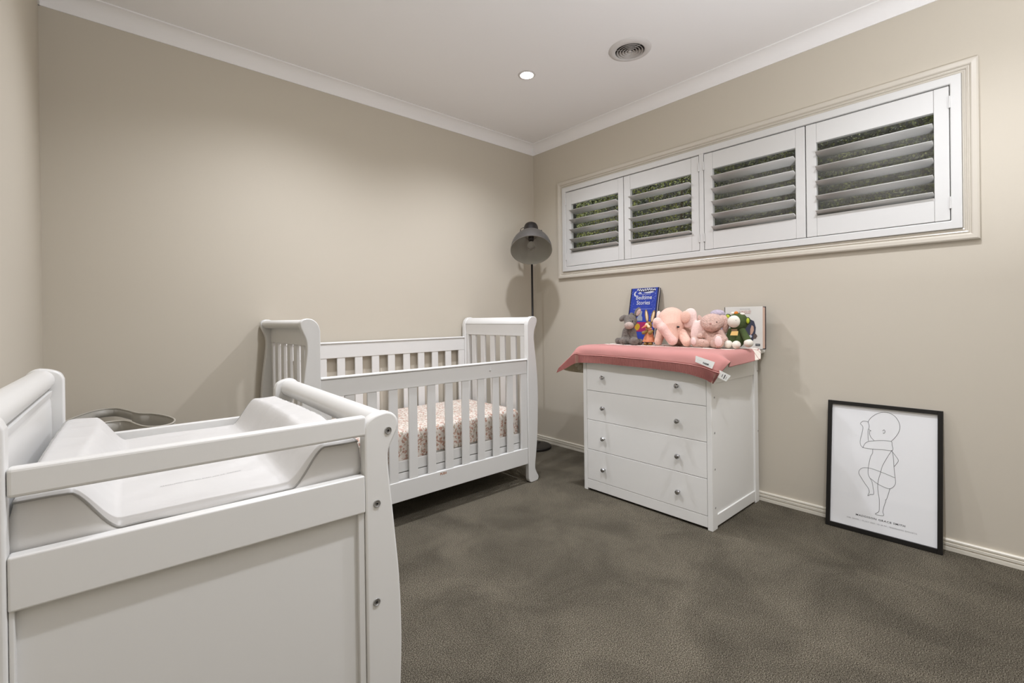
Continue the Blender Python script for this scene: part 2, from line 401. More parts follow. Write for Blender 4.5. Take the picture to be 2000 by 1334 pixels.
fo = bpy.data.objects.new('foliage', me); C.objects.link(fo); fo.parent = hedge; fo['kind'] = 'stuff'
for i in range(9):
    y = -4+.75*i; st = MB().tube([(-.1, y+1, 0), (-.2+.1*math.sin(i), y+1.03, 1.2), (-.15, y+1.08, 2.6)], [.02, .015, .006], 7).build('stem', mat('bark', (70, 58, 44), .9), hedge)
fence = thing('paling_fence', 'dark grey boundary fence of upright boards behind the hedge', 'fence', (1.75, -1.0, 0))
fb = MB().box(-.01, .01, -.054, .054, 0, 2.9).build('board', mat('fence_grey', (50, 47, 40), .9, var=(20, .25)), fence, bev=.0015, seg=1)
fb.location = (0, -3.6, 0)
for i in range(1, 66): dup(fb, (0.012*(i % 2), -3.6+.1*i, 0), fence)
MB().box(.012, .05, -3.7, 3.0, .3, .39).box(.012, .05, -3.7, 3.0, 1.5, 1.59).build('cross_rail', MATS['fence_grey'], fence)
gnd = MB().box(T, 6, -8, 6, -.2, -.1).build('ground', mat('soil', (70, 62, 52), 1, var=(6, .3))); struct(gnd)

# ================================================================== CEILING FITTINGS
LENS = mat('downlight_lens', (255, 255, 255), .5, emit=((1, .96, .9, 1), 60))
dl0 = None
LAB = ['glowing round downlight in the ceiling above the cot', 'round downlight in the ceiling above the change table end', 'round downlight in the ceiling before the chest of drawers', 'round downlight in the ceiling over the doorway side']
for i, (x, y) in enumerate(DOWNLIGHTS):
    t = thing('downlight', LAB[i], 'ceiling light', (x, y, CEIL), group='ceiling downlights')
    MB().lathe([(.038, -.0005), (.038, -.004), (.043, -.006), (.050, -.005), (.053, -.0005)], 32).build('trim_ring', VENTW, t, smooth=True)
    MB().lathe([(.0, -.0025), (.038, -.0025)], 24).build('lens', LENS, t)
vt = thing('air_vent', 'round white ceiling air vent with concentric rings', 'vent', (-.623, -1.413, CEIL))
MB().lathe([(.078, -.001), (.078, -.009), (.083, -.0135), (.100, -.011), (.112, -.005), (.115, -.0005)], 56).build('flange', VENTW, vt, smooth=True)
MB().lathe([(0, -.0015), (.079, -.0015)], 40).build('duct', VENTD, vt)
for r in (.069, .054, .039, .024):
    MB().lathe([(r-.008, -.003), (r, -.014), (r+.0022, -.0135), (r-.005, -.003)], 48).build('ring', mat('vent_ring', (186, 180, 174), .5), vt, smooth=True, auto=50)
MB().lathe([(0, -.016), (.008, -.0155), (.011, -.012), (.006, -.003)], 24).build('hub', MATS['vent_ring'], vt, smooth=True)
for k in range(3):
    a = 2*PI*k/3+.4; MB().tube([(.01*math.cos(a), .01*math.sin(a), -.006), (.078*math.cos(a), .078*math.sin(a), -.006)], .0016, 6).build('spoke', MATS['vent_ring'], vt)

# ================================================================== COT
KX, KY0, KY1, KW = -2.0804, -.7324, -.016, 1.295
def resample(pts, k=5): return catmull(pts, k)
outer = [(.030, 0), (.072, .003), (.084, .016), (.083, .032), (.068, .058), (.057, .085), (.057, .115), (.064, .165), (.075, .25), (.083, .36), (.088, .50), (.088, .60), (.083, .70), (.072, .80), (.062, .88), (.058, .93), (.062, .972), (.078, 1.012), (.086, 1.038), (.084, 1.054), (.074, 1.064)]
inner = [(.058, 1.068), (.040, 1.066), (.022, 1.056), (.008, 1.038), (0, 1.012)]
cpost = resample(outer, 4)+resample(inner, 4)+[(0, .03), (.006, .010), (.016, .002)]
cot = thing('cot', 'white slatted sleigh-style cot along the back wall', 'cot', (KX+KW/2, (KY0+KY1)/2, 0))
CO = (KX+KW/2, (KY0+KY1)/2, 0)
def cot_post(right, y0, y1):
    pr = [((KX+KW+o) if right else (KX-o), z) for o, z in cpost]
    return place(MB().prism(pr, 'y', y0, y1).build('post', WHITE, smooth=True, auto=40, bev=.0035, seg=2), cot, CO)
for r in (0, 1):
    cot_post(r, KY0, KY0+.034); cot_post(r, KY1-.034, KY1)
def PC(name, *b, m=WHITE, bev=.0025): return place(MB().box(*b).build(name, m, bev=bev), cot, CO)
ya, yb = KY0+.034, KY1-.034
for s, x0 in ((-1, KX), (1, KX+KW)):
    X = lambda o: x0+s*o
    # curled top rail following the scroll of the posts
    pr = [(X(o), z) for o, z in catmull([(.066, 1.020), (.080, 1.036), (.080, 1.050), (.070, 1.0595), (.056, 1.063), (.040, 1.061), (.025, 1.052), (.012, 1.036), (.006, 1.020)], 4)]
    place(MB().prism(pr, 'y', ya, yb).build('scroll_rail', WHITE, smooth=True, auto=50), cot, CO)
    xa, xb = sorted((X(.010), X(.036)))
    PC('end_rail', xa, xb, ya, yb, .9405, 1.0205)
    PC('end_rail', xa, xb, ya, yb, .13, .24)
    PC('end_stile', xa, xb, yb-.030, yb, .24, .94); PC('end_stile', xa, xb, ya, ya+.048, .24, .94)
    xa, xb = sorted((X(.016), X(.031)))
    f = MB().box(xa-CO[0], xb-CO[0], -.025, .025, .24, .941).build('end_slat', WHITE, cot, bev=.0025); f.location = (0, -.135-CO[1], 0)
    for y in (-.243, -.353, -.461, -.573): dup(f, (0, y-CO[1], 0))
# front side
def side(y0, y1, ztop, zbot, zr):
    th = y1-y0
    PC('side_rail', KX+.001, KX+KW-.001, y0+.003, y1-.003, zr, ztop-.012)
    pr = [(y0-.002, ztop-.011), (y0-.003, ztop-.006), (y0, ztop-.001), (y0+.005, ztop), (y1-.005, ztop), (y1, ztop-.001), (y1+.003, ztop-.006), (y1+.002, ztop-.011)]
    place(MB().prism(pr, 'x', KX+.001, KX+KW-.001).build('rail_cap', WHITE, bev=.001), cot, CO)
    PC('lower_rail', KX+.001, KX+KW-.001, y0+.001, y1-.001, zbot, zbot+.102)
    PC('side_stile', KX+.001, KX+.05, y0+.004, y1-.004, zbot+.102, zr); PC('side_stile', KX+KW-.052, KX+KW-.001, y0+.004, y1-.004, zbot+.102, zr)
    f = MB().box(-.025, .025, y0+.006-CO[1], y1-.006-CO[1], zbot+.102, zr+.001).build('side_slat', WHITE, cot, bev=.0025)
    xs = [KX+.1375+.1128*k for k in range(10)]
    f.location = (xs[0]-CO[0], 0, 0)
    for x in xs[1:]: dup(f, (x-CO[0], 0, 0))
side(KY0+.006, KY0+.030, .797, .123, .7015)
side(KY1-.030, KY1-.006, .926, .123, .826)
# little catch on the front rail
place(MB().tube([(KX+.99, KY0+.0015, .773), (KX+.99, KY0+.0015, .752)], .0013, 6).box(KX+.984, KX+.997, KY0-.001, KY0+.004, .748, .751).build('catch', WHITE), cot, CO)
# mattress base boards and deck
PC('base_board', KX+.004, KX+KW-.004, KY0+.040, KY0+.056, .262, .318); PC('base_board', KX+.004, KX+KW-.004, KY0+.040, KY0+.056, .195, .2575)
PC('base_board', KX+.004, KX+KW-.004, KY1-.056, KY1-.040, .262, .318)
PC('base_deck', KX+.006, KX+KW-.006, KY0+.057, KY1-.057, .290, .305)
for z in (.50,): place(MB().lathe([(0, 0), (.006, 0), (.006, .002), (0, .0025)], 14, Matrix.Translation((KX+KW-.012, KY0+.0335, z)) @ Matrix.Rotation(-PI/2, 4, 'X')).build('bolt', STEEL), cot, CO)
text_mesh('PUSH', .0175, 'lettering', mat('orange_ink', (176, 118, 84), .7), Matrix.Translation((.0, 0, 0)), cot, spacing=1.0, bold=.0006).matrix_local = Matrix.Translation((KX+.632-CO[0], KY0+.0063-CO[1], .2035)) @ Matrix.Rotation(PI/2, 4, 'X')

# fitted sheet pattern
def floral():
    m = bpy.data.materials.new('floral_sheet'); m.use_nodes = True; nt = m.node_tree; b = nt.nodes['Principled BSDF']; L = nt.links.new
    tc = nt.nodes.new('ShaderNodeTexCoord'); base = srgb(220, 212, 202)
    def layer(prev, scale, lo, hi, col, seed, stretch):
        mp = nt.nodes.new('ShaderNodeMapping'); mp.inputs['Location'].default_value = (seed, seed*.7, seed*1.3); mp.inputs['Scale'].default_value = stretch; mp.inputs['Rotation'].default_value = (seed, seed*2, seed*3)
        n0 = nt.nodes.new('ShaderNodeTexNoise'); n0.inputs['Scale'].default_value = 90
        vm = nt.nodes.new('ShaderNodeVectorMath'); vm.operation = 'SCALE'; vm.inputs['Scale'].default_value = .018
        ad = nt.nodes.new('ShaderNodeVectorMath'); ad.operation = 'ADD'
        L(tc.outputs['Object'], n0.inputs['Vector']); L(n0.outputs['Color'], vm.inputs[0]); L(tc.outputs['Object'], ad.inputs[0]); L(vm.outputs[0], ad.inputs[1]); L(ad.outputs[0], mp.inputs['Vector'])
        v = nt.nodes.new('ShaderNodeTexVoronoi'); v.inputs['Scale'].default_value = scale; L(mp.outputs[0], v.inputs['Vector'])
        r = nt.nodes.new('ShaderNodeMapRange'); r.inputs[1].default_value = lo; r.inputs[2].default_value = hi; r.inputs[3].default_value = 1; r.inputs[4].default_value = 0
        L(v.outputs['Distance'], r.inputs[0]); mx = nt.nodes.new('ShaderNodeMix'); mx.data_type = 'RGBA'; L(r.outputs[0], mx.inputs[0])
        if prev is None: mx.inputs[6].default_value = base
        else: L(prev, mx.inputs[6])
        mx.inputs[7].default_value = col; return mx.outputs[2]
    o = layer(None, 66, .30, .36, srgb(176, 164, 146), 1.3, (1, 1, .45))
    o = layer(o, 62, .24, .28, srgb(198, 160, 138), 5.1, (1, .6, 1))
    o = layer(o, 56, .33, .42, srgb(184, 146, 130), 2.7, (1, 1, 1))
    L(o, b.inputs['Base Color']); b.inputs['Roughness'].default_value = .9
    return m
def mattress():
    x0, x1, y0, y1, z0, z1 = KX+.012, KX+KW-.012, KY0+.060, KY1-.052, .3055, .470
    t = thing('cot_mattress', 'cot mattress in a cream fitted sheet with small terracotta flowers', 'mattress', ((x0+x1)/2, (y0+y1)/2, z0))
    # sheet : rounded box grid with slightly wavy hem
    nx, n = 70, 0
    prof = [(0, z0+.012), (0, z1-.045), (.004, z1-.016), (.014, z1-.003), (.03, z1)]
    xs = np.linspace(0, 1, 60)
    W, D = (x1-x0)/2, (y1-y0)/2
    ring = []
    for ins, z in prof[::1]:
        w_, d_ = W-ins, D-ins; r = .03; pts = []
        for (cx, cy, a0) in ((w_-r, d_-r, 0), (-w_+r, d_-r, 90), (-w_+r, -d_+r, 180), (w_-r, -d_+r, 270)):
            for k in range(5): a = math.radians(a0+22.5*k); pts.append((cx+r*math.cos(a), cy+r*math.sin(a)))
            # long edge subdivisions to the next corner
        full = []
        for i in range(len(pts)):
            p, q = pts[i], pts[(i+1) % len(pts)]; dd = math.hypot(q[0]-p[0], q[1]-p[1]); m_ = max(1, int(dd/.03))
            full += [(p[0]+(q[0]-p[0])*k/m_, p[1]+(q[1]-p[1])*k/m_) for k in range(m_)]
        ring.append((full, z))
    M_ = min(len(r[0]) for r in ring)
    def rs(full):
        P = np.array(full+[full[0]]); d = np.r_[0, np.cumsum(np.linalg.norm(np.diff(P, axis=0), axis=1))]; t_ = np.linspace(0, d[-1], M_, endpoint=False)
        return np.stack([np.interp(t_, d, P[:, 0]), np.interp(t_, d, P[:, 1])], 1)
    vs = []; fs = []
    for j, (full, z) in enumerate(ring):
        R_ = rs(full)
        for i, (a, b_) in enumerate(R_):
            zz = z
            out = 1
            if j == 0: zz = z+.008*math.sin(i*.23)+.006*math.sin(i*.61+1)
            if j in (0, 1): out = 1+.0035*math.sin(i*.37+j)
            vs.append((a*out, b_*out, zz-z0))
    for j in range(len(ring)-1):
        for i in range(M_): fs.append((j*M_+i, j*M_+(i+1) % M_, (j+1)*M_+(i+1) % M_, (j+1)*M_+i))
    fs.append(tuple((len(ring)-1)*M_+i for i in range(M_)))
    MB().add(vs, fs).build('fitted_sheet', floral(), t, smooth=True, auto=60)
    MB().box(-W+.004, W-.004, -D+.004, D-.004, 0, .10).build('mattress_core', mat('ticking', (190, 186, 178), .9), t, bev=.01)
mattress()

# ================================================================== CHANGE TABLE
TX, TY, TYAW = -2.4401, -2.0133, -.0357
TW, TD = .4885, .762
tab = thing('change_table', 'white sleigh-style baby change table in the left foreground', 'change table', (TX, TY, 0), TYAW)
r_out = [(.028, 0), (.062, .003), (.072, .016), (.070, .032), (.056, .056), (.048, .08), (.050, .11), (.060, .17), (.069, .28), (.073, .37), (.0733, .44), (.070, .53), (.063, .61), (.0565, .68), (.0515, .73), (.0485, .77), (.050, .792), (.058, .810), (.0665, .826), (.0715, .842), (.069, .856), (.061, .8655), (.0535, .8695)]
r_in = [(.046, .871), (.032, .869), (.017, .864), (.006, .856), (0, .842)]
def post_prof(dz, sgn, x0):
    o = [(a, z if z < .75 else z+dz*min(1, (z-.75)/.04)) for a, z in r_out]; i = [(a, z+dz) for a, z in r_in]
    pr = catmull(o, 4)+catmull(i, 4)+[(0, .03), (.006, .01), (.014, .002)]
    return [(x0+sgn*a, z) for a, z in pr]
def TP(mb, name, m=WHITE, **k): return mb.build(name, m, tab, **k)
for sgn, x0, dz in ((1, 0, 0), (-1, -TW, .077)):
    for y0, y1 in ((0, .030), (TD-.030, TD)):
        TP(MB().prism(post_prof(dz, sgn, x0), 'y', y0, y1), 'post', smooth=True, auto=40, bev=.0042, seg=3)
    # roll rail
    zc = .8415+dz; xc = x0+sgn*.043
    pr = [(xc+.0268*math.cos(a), zc+.0262*math.sin(a)) for a in [2*PI*i/28 for i in range(28)]]
    TP(MB().prism(pr, 'y', .0299, TD-.0299), 'roll_rail', smooth=True, auto=50)
    # curved end panel below
    sw = [(a, z+dz*min(1, max(0, (z-.75)/.04))) for a, z in catmull(r_out, 4) if .10 < z < (.735 if sgn > 0 else .80)]
    if sgn < 0: sw += [(.049, .880), (.047, .893)]
    pr = [(x0+sgn*(a-.008), z) for a, z in sw]+[(x0+sgn*(a-.026), z) for a, z in sw[::-1]]
    TP(MB().prism(pr, 'y', .0295, TD-.0295), 'end_panel', smooth=True, auto=40)
X0, X1 = -TW+.0005, -.0005
def TB(name, *b, bev=.003, m=WHITE): return MB().box(*b).build(name, m, tab, bev=bev, seg=3)
TB('top_rail', X0, X1+.004, .001, .021, .8275, .868, bev=.005)
TB('apron_rail', X0, X1, .0005, .021, .6762, .7500, bev=.003)
TB('front_panel', X0, X1, .015, .022, .12, .677, bev=0)
TB('panel_stile', -.0135, X1, .006, .021, .12, .677, bev=.002); TB('panel_stile', X0, X0+.006, .004, .021, .12, .677, bev=.002)
TB('kick_rail', X0, X1, .001, .021, .05, .14, bev=.003)
TB('back_rail', X0, X1, TD-.021, TD-.001, .676, .765, bev=.003); TB('back_panel', X0, X1, TD-.016, TD-.009, .12, .677, bev=0)
TB('tray', X0, X1, .022, TD-.022, .712, .724, bev=.001); TB('shelf', X0, X1, .022, TD-.022, .12, .136, bev=.001)
MB_ = None
for a, z in ((.0485, .8325), (.0227, .689), (.0195, .4916), (.024, .2)):
    b = MB().lathe([(0, .0012), (.0022, .0012), (.0026, .0003), (.0052, .0006), (.0060, .0022), (.0072, .0022), (.0078, 0)], 24, Matrix.Translation((a, 0, z)) @ Matrix.Rotation(PI/2, 4, 'X'))
    TP(b, 'bolt', STEEL, smooth=True, auto=40)
    TP(MB().lathe([(0, .0016), (.0024, .0016), (.0024, .0008)], 6, Matrix.Translation((a, -.0004, z)) @ Matrix.Rotation(PI/2, 4, 'X')), 'bolt_socket', DARKM)

# change pad
pad = thing('change_pad', 'white vinyl contoured change pad with raised sides on the change table', 'change pad', (TX, TY, 0), TYAW)
def pad_h(x, y):
    v = (y-.028)/.675
    def ss(a, b, t): t = min(1, max(0, (t-a)/(b-a))); return t*(.45+.55*t*(3-2*t))if t<1 else 1
    L_ = 1-ss(-.425, -.372, x+.006*math.sin(y*9)); R_ = ss(-.122, -.066, x+.006*math.sin(y*8+1))
    z = .7535+.066*L_+.066*R_
    z += .006*R_*ss(0, .25, v)-.006*R_*0
    z += .004*math.sin(PI*v)*(L_+R_)
    if x > -.05: z += .006*(x+.05)/.05*math.sin(PI*min(1, v*1.2))
    # wrinkles on the slopes
    s = L_*(1-L_)+R_*(1-R_)
    z += .016*s*mnoise.noise(Vector((x*9, y*34, 2)))+.0022*mnoise.noise(Vector((x*14+y*10, y*22-x*8, 5)))+.0005*(L_+R_)*math.sin(y*210+3*math.sin(x*40))*(1 if y > .3 else .2)
    return z
nx, ny = 90, 70; xs = np.linspace(-.4845, -.0055, nx); ys = np.linspace(.0285, .7030, ny)
vs = []; fs = []
for j, y in enumerate(ys):
    for i, x in enumerate(xs):
        e = min(x-xs[0], xs[-1]-x, y-ys[0], ys[-1]-y); z = pad_h(x, y)-.006*max(0, 1-e/.008)**2; vs.append((x, y, z))
for j in range(ny-1):
    for i in range(nx-1): a = j*nx+i; fs.append((a, a+1, a+nx+1, a+nx))
top = MB().add(vs, fs).build('pad_top', VINYL, pad, smooth=True)
# skirt
loop = [(i, 0) for i in range(nx)]+[(nx-1, j) for j in range(1, ny)]+[(i, ny-1) for i in range(nx-2, -1, -1)]+[(0, j) for j in range(ny-2, 0, -1)]
cx, cy = -.245, .366; vs = []; fs = []; n = len(loop); pip = []
for q, (i, j) in enumerate(loop):
    x, y, z = xs[i], ys[j], pad_h(xs[i], ys[j])-.006; pip.append((x, y, z))
    ux, uy = (x-cx)/.24, (y-cy)/.34
    ox = .003*(1 if i == nx-1 else -1 if i == 0 else 0); oy = .003*(1 if j == ny-1 else -1 if j == 0 else 0)
    for f_, bul in ((0, 0), (.2, 1.2), (.55, 1.6), (.85, 1.0), (1, -1)): vs.append((x+ox*bul, y+oy*bul, z+(.7245-z)*f_))
for q in range(n):
    for k in range(4): a = q*5+k; b = ((q+1) % n)*5+k; fs.append((a, b, b+1, a+1))
MB().add(vs, fs).build('pad_side', VINYL, pad, smooth=True)
MB().tube([(x, y-.0008*(1 if y < .1 else -1), z+.0006) for x, y, z in pip], .0020, 6, closed=True).build('piping', PIPING, pad, smooth=True)
# warning print: small grey words that read from the far side of the pad
wt = text_mesh('WARNING. DO NOT LEAVE THE CHILD UNATTENDED', .0068, 'lettering', INKG, Matrix(), pad, spacing=1.25)
xs_ = [v_.co.x for v_ in wt.data.vertices]; w0, w1 = min(xs_), max(xs_)
for v_ in wt.data.vertices:
    X_ = -.186-(v_.co.x-w0)/(w1-w0)*.132; Y_ = .1915-v_.co.y; v_.co = (X_, Y_, pad_h(X_, Y_)+.0007)

# ================================================================== GREY BATH behind the table
bath = thing('baby_bath', 'grey moulded plastic baby bath rim behind the change table', 'baby bath', (-2.78, -.36, 0))
rim = [(-2.95, -.30), (-2.905, -.15), (-2.85, -.045), (-2.785, -.045), (-2.745, -.15), (-2.71, -.275), (-2.665, -.335), (-2.625, -.44), (-2.608, -.55), (-2.625, -.635), (-2.665, -.665), (-2.705, -.63), (-2.73, -.55), (-2.745, -.475), (-2.77, -.425), (-2.82, -.42), (-2.87, -.46), (-2.93, -.44), (-2.955, -.38)]
rc = np.array(catmull(rim, 6, closed=True))-np.array([-2.78, -.36]); cen = rc.mean(0); n = len(rc)
Zs = [(1.0, .66), (.985, .625), (.95, .58), (.90, .54), (.8, .515), (.5, .51), (.05, .51)]
vs = []; fs = []
for s, z in Zs:
    for p in rc: q = cen+(p-cen)*s; vs.append((q[0], q[1], z))
for j in range(len(Zs)-1):
    for i in range(n):
        k = (i+1) % n; mid = rc[i]+np.array([-2.78, -.36])
        hole = (j == 1) and mid[1] > -.20 and mid[0] > -2.86
        if not hole: fs.append((j*n+i, j*n+k, (j+1)*n+k, (j+1)*n+i))
MB().add(vs, fs).build('basin', GREYP, bath, smooth=True, solid=.004)
MB().tube([(p[0], p[1], .661) for p in rc], .0035, 8, closed=True).build('rim', GREYR, bath, smooth=True)
MB().tube([(-.045+.085*math.cos(a), -.055+.115*math.sin(a), .618) for a in [2*PI*i/30 for i in range(30)]], .0032, 8, closed=True).build('inner_rim', GREYR, bath, smooth=True)
for sx, sy in ((-.09, .12), (.07, -.22), (-.12, -.05), (.06, .0)):
    MB().tube([(sx, sy, .52), (sx*1.25, sy*1.15, 0.003)], .011, 10).build('leg', GREYP, bath)

# ================================================================== CHEST OF DRAWERS
DX0, DX1, DY0, DY1, DH = -.6003, -.030, -1.032, -1.838, .840
dr = thing('chest_of_drawers', 'white four-drawer chest of drawers under the window', 'chest of drawers', ((DX0+DX1)/2, (DY0+DY1)/2, 0))
DO = ((DX0+DX1)/2, (DY0+DY1)/2, 0)
def PD(name, *b, m=DRESW, bev=.0022): return place(MB().box(*b).build(name, m, bev=bev), dr, DO)
for y0, y1 in ((DY0-.026, DY0), (DY1, DY1+.026)):
    PD('leg', DX0, DX0+.055, y0, y1, 0, DH, bev=.003); PD('leg', DX1-.050, DX1, y0, y1, 0, DH, bev=.003)
    s = (y0+y1)/2
    PD('side_rail', DX0+.055, DX1-.050, y0+.002, y1-.002, .012, .069); PD('side_rail', DX0+.055, DX1-.050, y0+.002, y1-.002, .722, DH)
    PD('side_panel', DX0+.054, DX1-.049, s-.004, s+.004, .06, .73, bev=0)
PD('back_panel', DX1-.012, DX1-.006, DY1+.02, DY0-.02, .03, DH, bev=0)
PD('plinth', DX0+.002, DX0+.020, DY1+.026, DY0-.026, .012, .0685)
PD('carcass', DX0+.025, DX1-.02, DY1+.028, DY0-.028, .05, DH-.004, m=GAP, bev=0)
pr = []
XA, XB = DX0-.004, -.004; Z0, Z1 = DH, .868
topb = PD('top', XA, XB, DY1-.033, DY0+.030, Z0, Z1, bev=.012)
topb.modifiers['bevel'].segments = 5
PD('top_frame', DX0+.004, DX0+.02, DY1+.026, DY0-.026, .788, DH)
ZL = [(.0700, .2515), (.2535, .4325), (.4345, .6105), (.6125, .786)]
for k, (z0, z1) in enumerate(ZL):
    d = place(MB().box(DX0+.0015, DX0+.020, DY1+.0275, DY0-.0275, z0, z1).build('drawer', DRESW, bev=.0018), dr, DO)
    for y in (-1.187, -1.662):
        z = (.152, .336, .517, .6985)[k]
        Mk = Matrix.Translation((DX0+.001, y, z)) @ Matrix.Rotation(-PI/2, 4, 'Y')
        kb = MB().lathe([(.0065, 0), (.0050, .003), (.0042, .010), (.0065, .013), (.0125, .017), (.0135, .021), (.0105, .026), (.004, .0275), (0, .0275)], 12, Mk).build('knob', CHROME, smooth=False)
        kb.parent = d; kb.location = -Vector(d.location)-Vector(DO)+Vector((0, 0, 0))
for z in (.11, .30, .48, .655):
    place(MB().lathe([(0, 0), (.005, 0), (.005, .001), (0, .001)], 12, Matrix.Translation((DX0+.030, DY1-.0003, z)) @ Matrix.Rotation(PI/2, 4, 'X')).build('screw_cap', STEEL), dr, DO)
for z in (.40, .74):
    place(MB().lathe([(0, 0), (.0045, 0), (.0045, .001), (0, .001)], 12, Matrix.Translation((DX1-.008, DY1-.0003, z)) @ Matrix.Rotation(PI/2, 4, 'X')).build('screw_cap', STEEL), dr, DO)

# ================================================================== BLANKET
def blanket_mats():
    out = []
    m = bpy.data.materials.new('pink_knit'); m.use_nodes = True; nt = m.node_tree; b = nt.nodes['Principled BSDF']; L = nt.links.new
    uv = nt.nodes.new('ShaderNodeUVMap'); sp = nt.nodes.new('ShaderNodeSeparateXYZ'); L(uv.outputs[0], sp.inputs[0])
    # cream motif band woven along the back and the right-hand edge of the pink face
    tc = nt.nodes.new('ShaderNodeTexCoord')
    wv = nt.nodes.new('ShaderNodeTexVoronoi'); wv.inputs['Scale'].default_value = 18; wv.feature = 'DISTANCE_TO_EDGE'; L(tc.outputs['Object'], wv.inputs['Vector'])
    g = nt.nodes.new('ShaderNodeMath'); g.operation = 'GREATER_THAN'; g.inputs[1].default_value = .045; L(wv.outputs['Distance'], g.inputs[0])
    mr = nt.nodes.new('ShaderNodeMapRange'); mr.inputs[1].default_value = .74; mr.inputs[2].default_value = .84; mr.inputs[3].default_value = .34; mr.inputs[4].default_value = .12; L(sp.outputs['X'], mr.inputs[0])
    a = nt.nodes.new('ShaderNodeMath'); a.operation = 'LESS_THAN'; L(mr.outputs[0], a.inputs[1]); L(sp.outputs['Y'], a.inputs[0])
    c_ = nt.nodes.new('ShaderNodeMath'); c_.operation = 'MULTIPLY'; L(g.outputs[0], c_.inputs[0]); L(a.outputs[0], c_.inputs[1])
    mx = nt.nodes.new('ShaderNodeMix'); mx.data_type = 'RGBA'; mx.inputs[6].default_value = srgb(186, 128, 122); mx.inputs[7].default_value = srgb(240, 230, 218)
    L(c_.outputs[0], mx.inputs[0]); L(mx.outputs[2], b.inputs['Base Color']); b.inputs['Roughness'].default_value = .95; b.inputs['Sheen Weight'].default_value = .1
    n = nt.nodes.new('ShaderNodeTexNoise'); n.inputs['Scale'].default_value = 500; k = nt.nodes.new('ShaderNodeBump'); k.inputs['Strength'].default_value = .3; k.inputs['Distance'].default_value = .002
    L(tc.outputs['Object'], n.inputs['Vector']); L(n.outputs['Fac'], k.inputs['Height']); L(k.outputs['Normal'], b.inputs['Normal']); out.append(m)
    m = bpy.data.materials.new('cream_reverse'); m.use_nodes = True; nt = m.node_tree; b = nt.nodes['Principled BSDF']; L = nt.links.new
    tc = nt.nodes.new('ShaderNodeTexCoord'); wv = nt.nodes.new('ShaderNodeTexVoronoi'); wv.inputs['Scale'].default_value = 22; L(tc.outputs['Object'], wv.inputs['Vector'])
    cr = nt.nodes.new('ShaderNodeValToRGB'); cr.color_ramp.elements[0].position = .40; cr.color_ramp.elements[0].color = srgb(222, 212, 192); cr.color_ramp.elements[1].position = .46; cr.color_ramp.elements[1].color = srgb(196, 182, 156)
    L(wv.outputs['Distance'], cr.inputs['Fac']); L(cr.outputs['Color'], b.inputs['Base Color']); b.inputs['Roughness'].default_value = .95; out.append(m)
    return out
BLM = blanket_mats()
RIBM = mat('rib_knit', (168, 110, 104), .95)
bl = thing('knitted_blanket', 'dusty pink knitted blanket with ribbed hem draped over the chest of drawers', 'blanket', (-.4, -1.45, .87))
BO = np.array([-.4, -1.45, .87])
# key cross-sections (left edge -> right edge); each is 7 points from the back of the top to the seam, then the hem line
SEC = [
 # free left edge, hanging
 [(-.12, -.965, .800), (-.25, -.955, .765), (-.36, -.940, .700), (-.46, -.925, .695), (-.55, -.912, .708), (-.615, -.900, .722), (-.660, -.890, .742), (-.676, -.880, .710)],
 [(-.12, -.985, .858), (-.25, -.980, .850), (-.36, -.972, .842), (-.46, -.965, .835), (-.55, -.962, .832), (-.605, -.960, .828), (-.648, -.955, .800), (-.665, -.948, .742)],
 [(-.12, -1.005, .877), (-.25, -1.003, .878), (-.36, -1.000, .879), (-.46, -.998, .880), (-.55, -.998, .880), (-.610, -1.000, .872), (-.645, -1.008, .835), (-.655, -1.012, .775)],
 [(-.12, -1.060, .877), (-.25, -1.060, .878), (-.36, -1.060, .879), (-.46, -1.058, .881), (-.57, -1.055, .884), (-.618, -1.052, .868), (-.630, -1.050, .829), (-.634, -1.050, .781)],
 [(-.12, -1.20, .877), (-.25, -1.20, .878), (-.36, -1.20, .879), (-.46, -1.20, .881), (-.58, -1.20, .889), (-.626, -1.205, .874), (-.640, -1.207, .832), (-.640, -1.208, .786)],
 [(-.12, -1.33, .877), (-.25, -1.33, .878), (-.36, -1.33, .879), (-.46, -1.34, .881), (-.58, -1.34, .887), (-.632, -1.342, .872), (-.647, -1.342, .831), (-.643, -1.345, .784)],
 [(-.12, -1.47, .877), (-.25, -1.47, .878), (-.36, -1.47, .880), (-.46, -1.47, .881), (-.58, -1.47, .885), (-.628, -1.470, .870), (-.642, -1.470, .828), (-.640, -1.470, .782)],
 [(-.12, -1.60, .877), (-.25, -1.60, .878), (-.36, -1.60, .880), (-.46, -1.60, .881), (-.58, -1.60, .883), (-.632, -1.600, .868), (-.650, -1.600, .825), (-.645, -1.602, .779)],
 [(-.12, -1.72, .877), (-.25, -1.72, .878), (-.36, -1.72, .879), (-.46, -1.72, .881), (-.58, -1.72, .882), (-.630, -1.722, .866), (-.644, -1.726, .819), (-.642, -1.728, .771)],
 [(-.12, -1.82, .877), (-.25, -1.82, .878), (-.36, -1.82, .879), (-.46, -1.82, .881), (-.57, -1.81, .881), (-.624, -1.815, .862), (-.646, -1.820, .808), (-.644, -1.822, .752)],
 [(-.12, -1.862, .877), (-.25, -1.865, .878), (-.36, -1.865, .878), (-.46, -1.862, .878), (-.56, -1.860, .877), (-.615, -1.865, .866), (-.650, -1.860, .798), (-.650, -1.852, .742)],
 [(-.14, -1.895, .866), (-.26, -1.893, .862), (-.37, -1.893, .858), (-.46, -1.892, .855), (-.54, -1.888, .850), (-.612, -1.905, .855), (-.648, -1.888, .790), (-.655, -1.866, .738)],
 [(-.22, -1.925, .826), (-.30, -1.915, .818), (-.38, -1.908, .812), (-.46, -1.902, .808), (-.53, -1.896, .806), (-.598, -1.932, .838), (-.635, -1.900, .785), (-.640, -1.866, .733)],
]
S_ = np.array(SEC)                                 # (13, 8, 3)
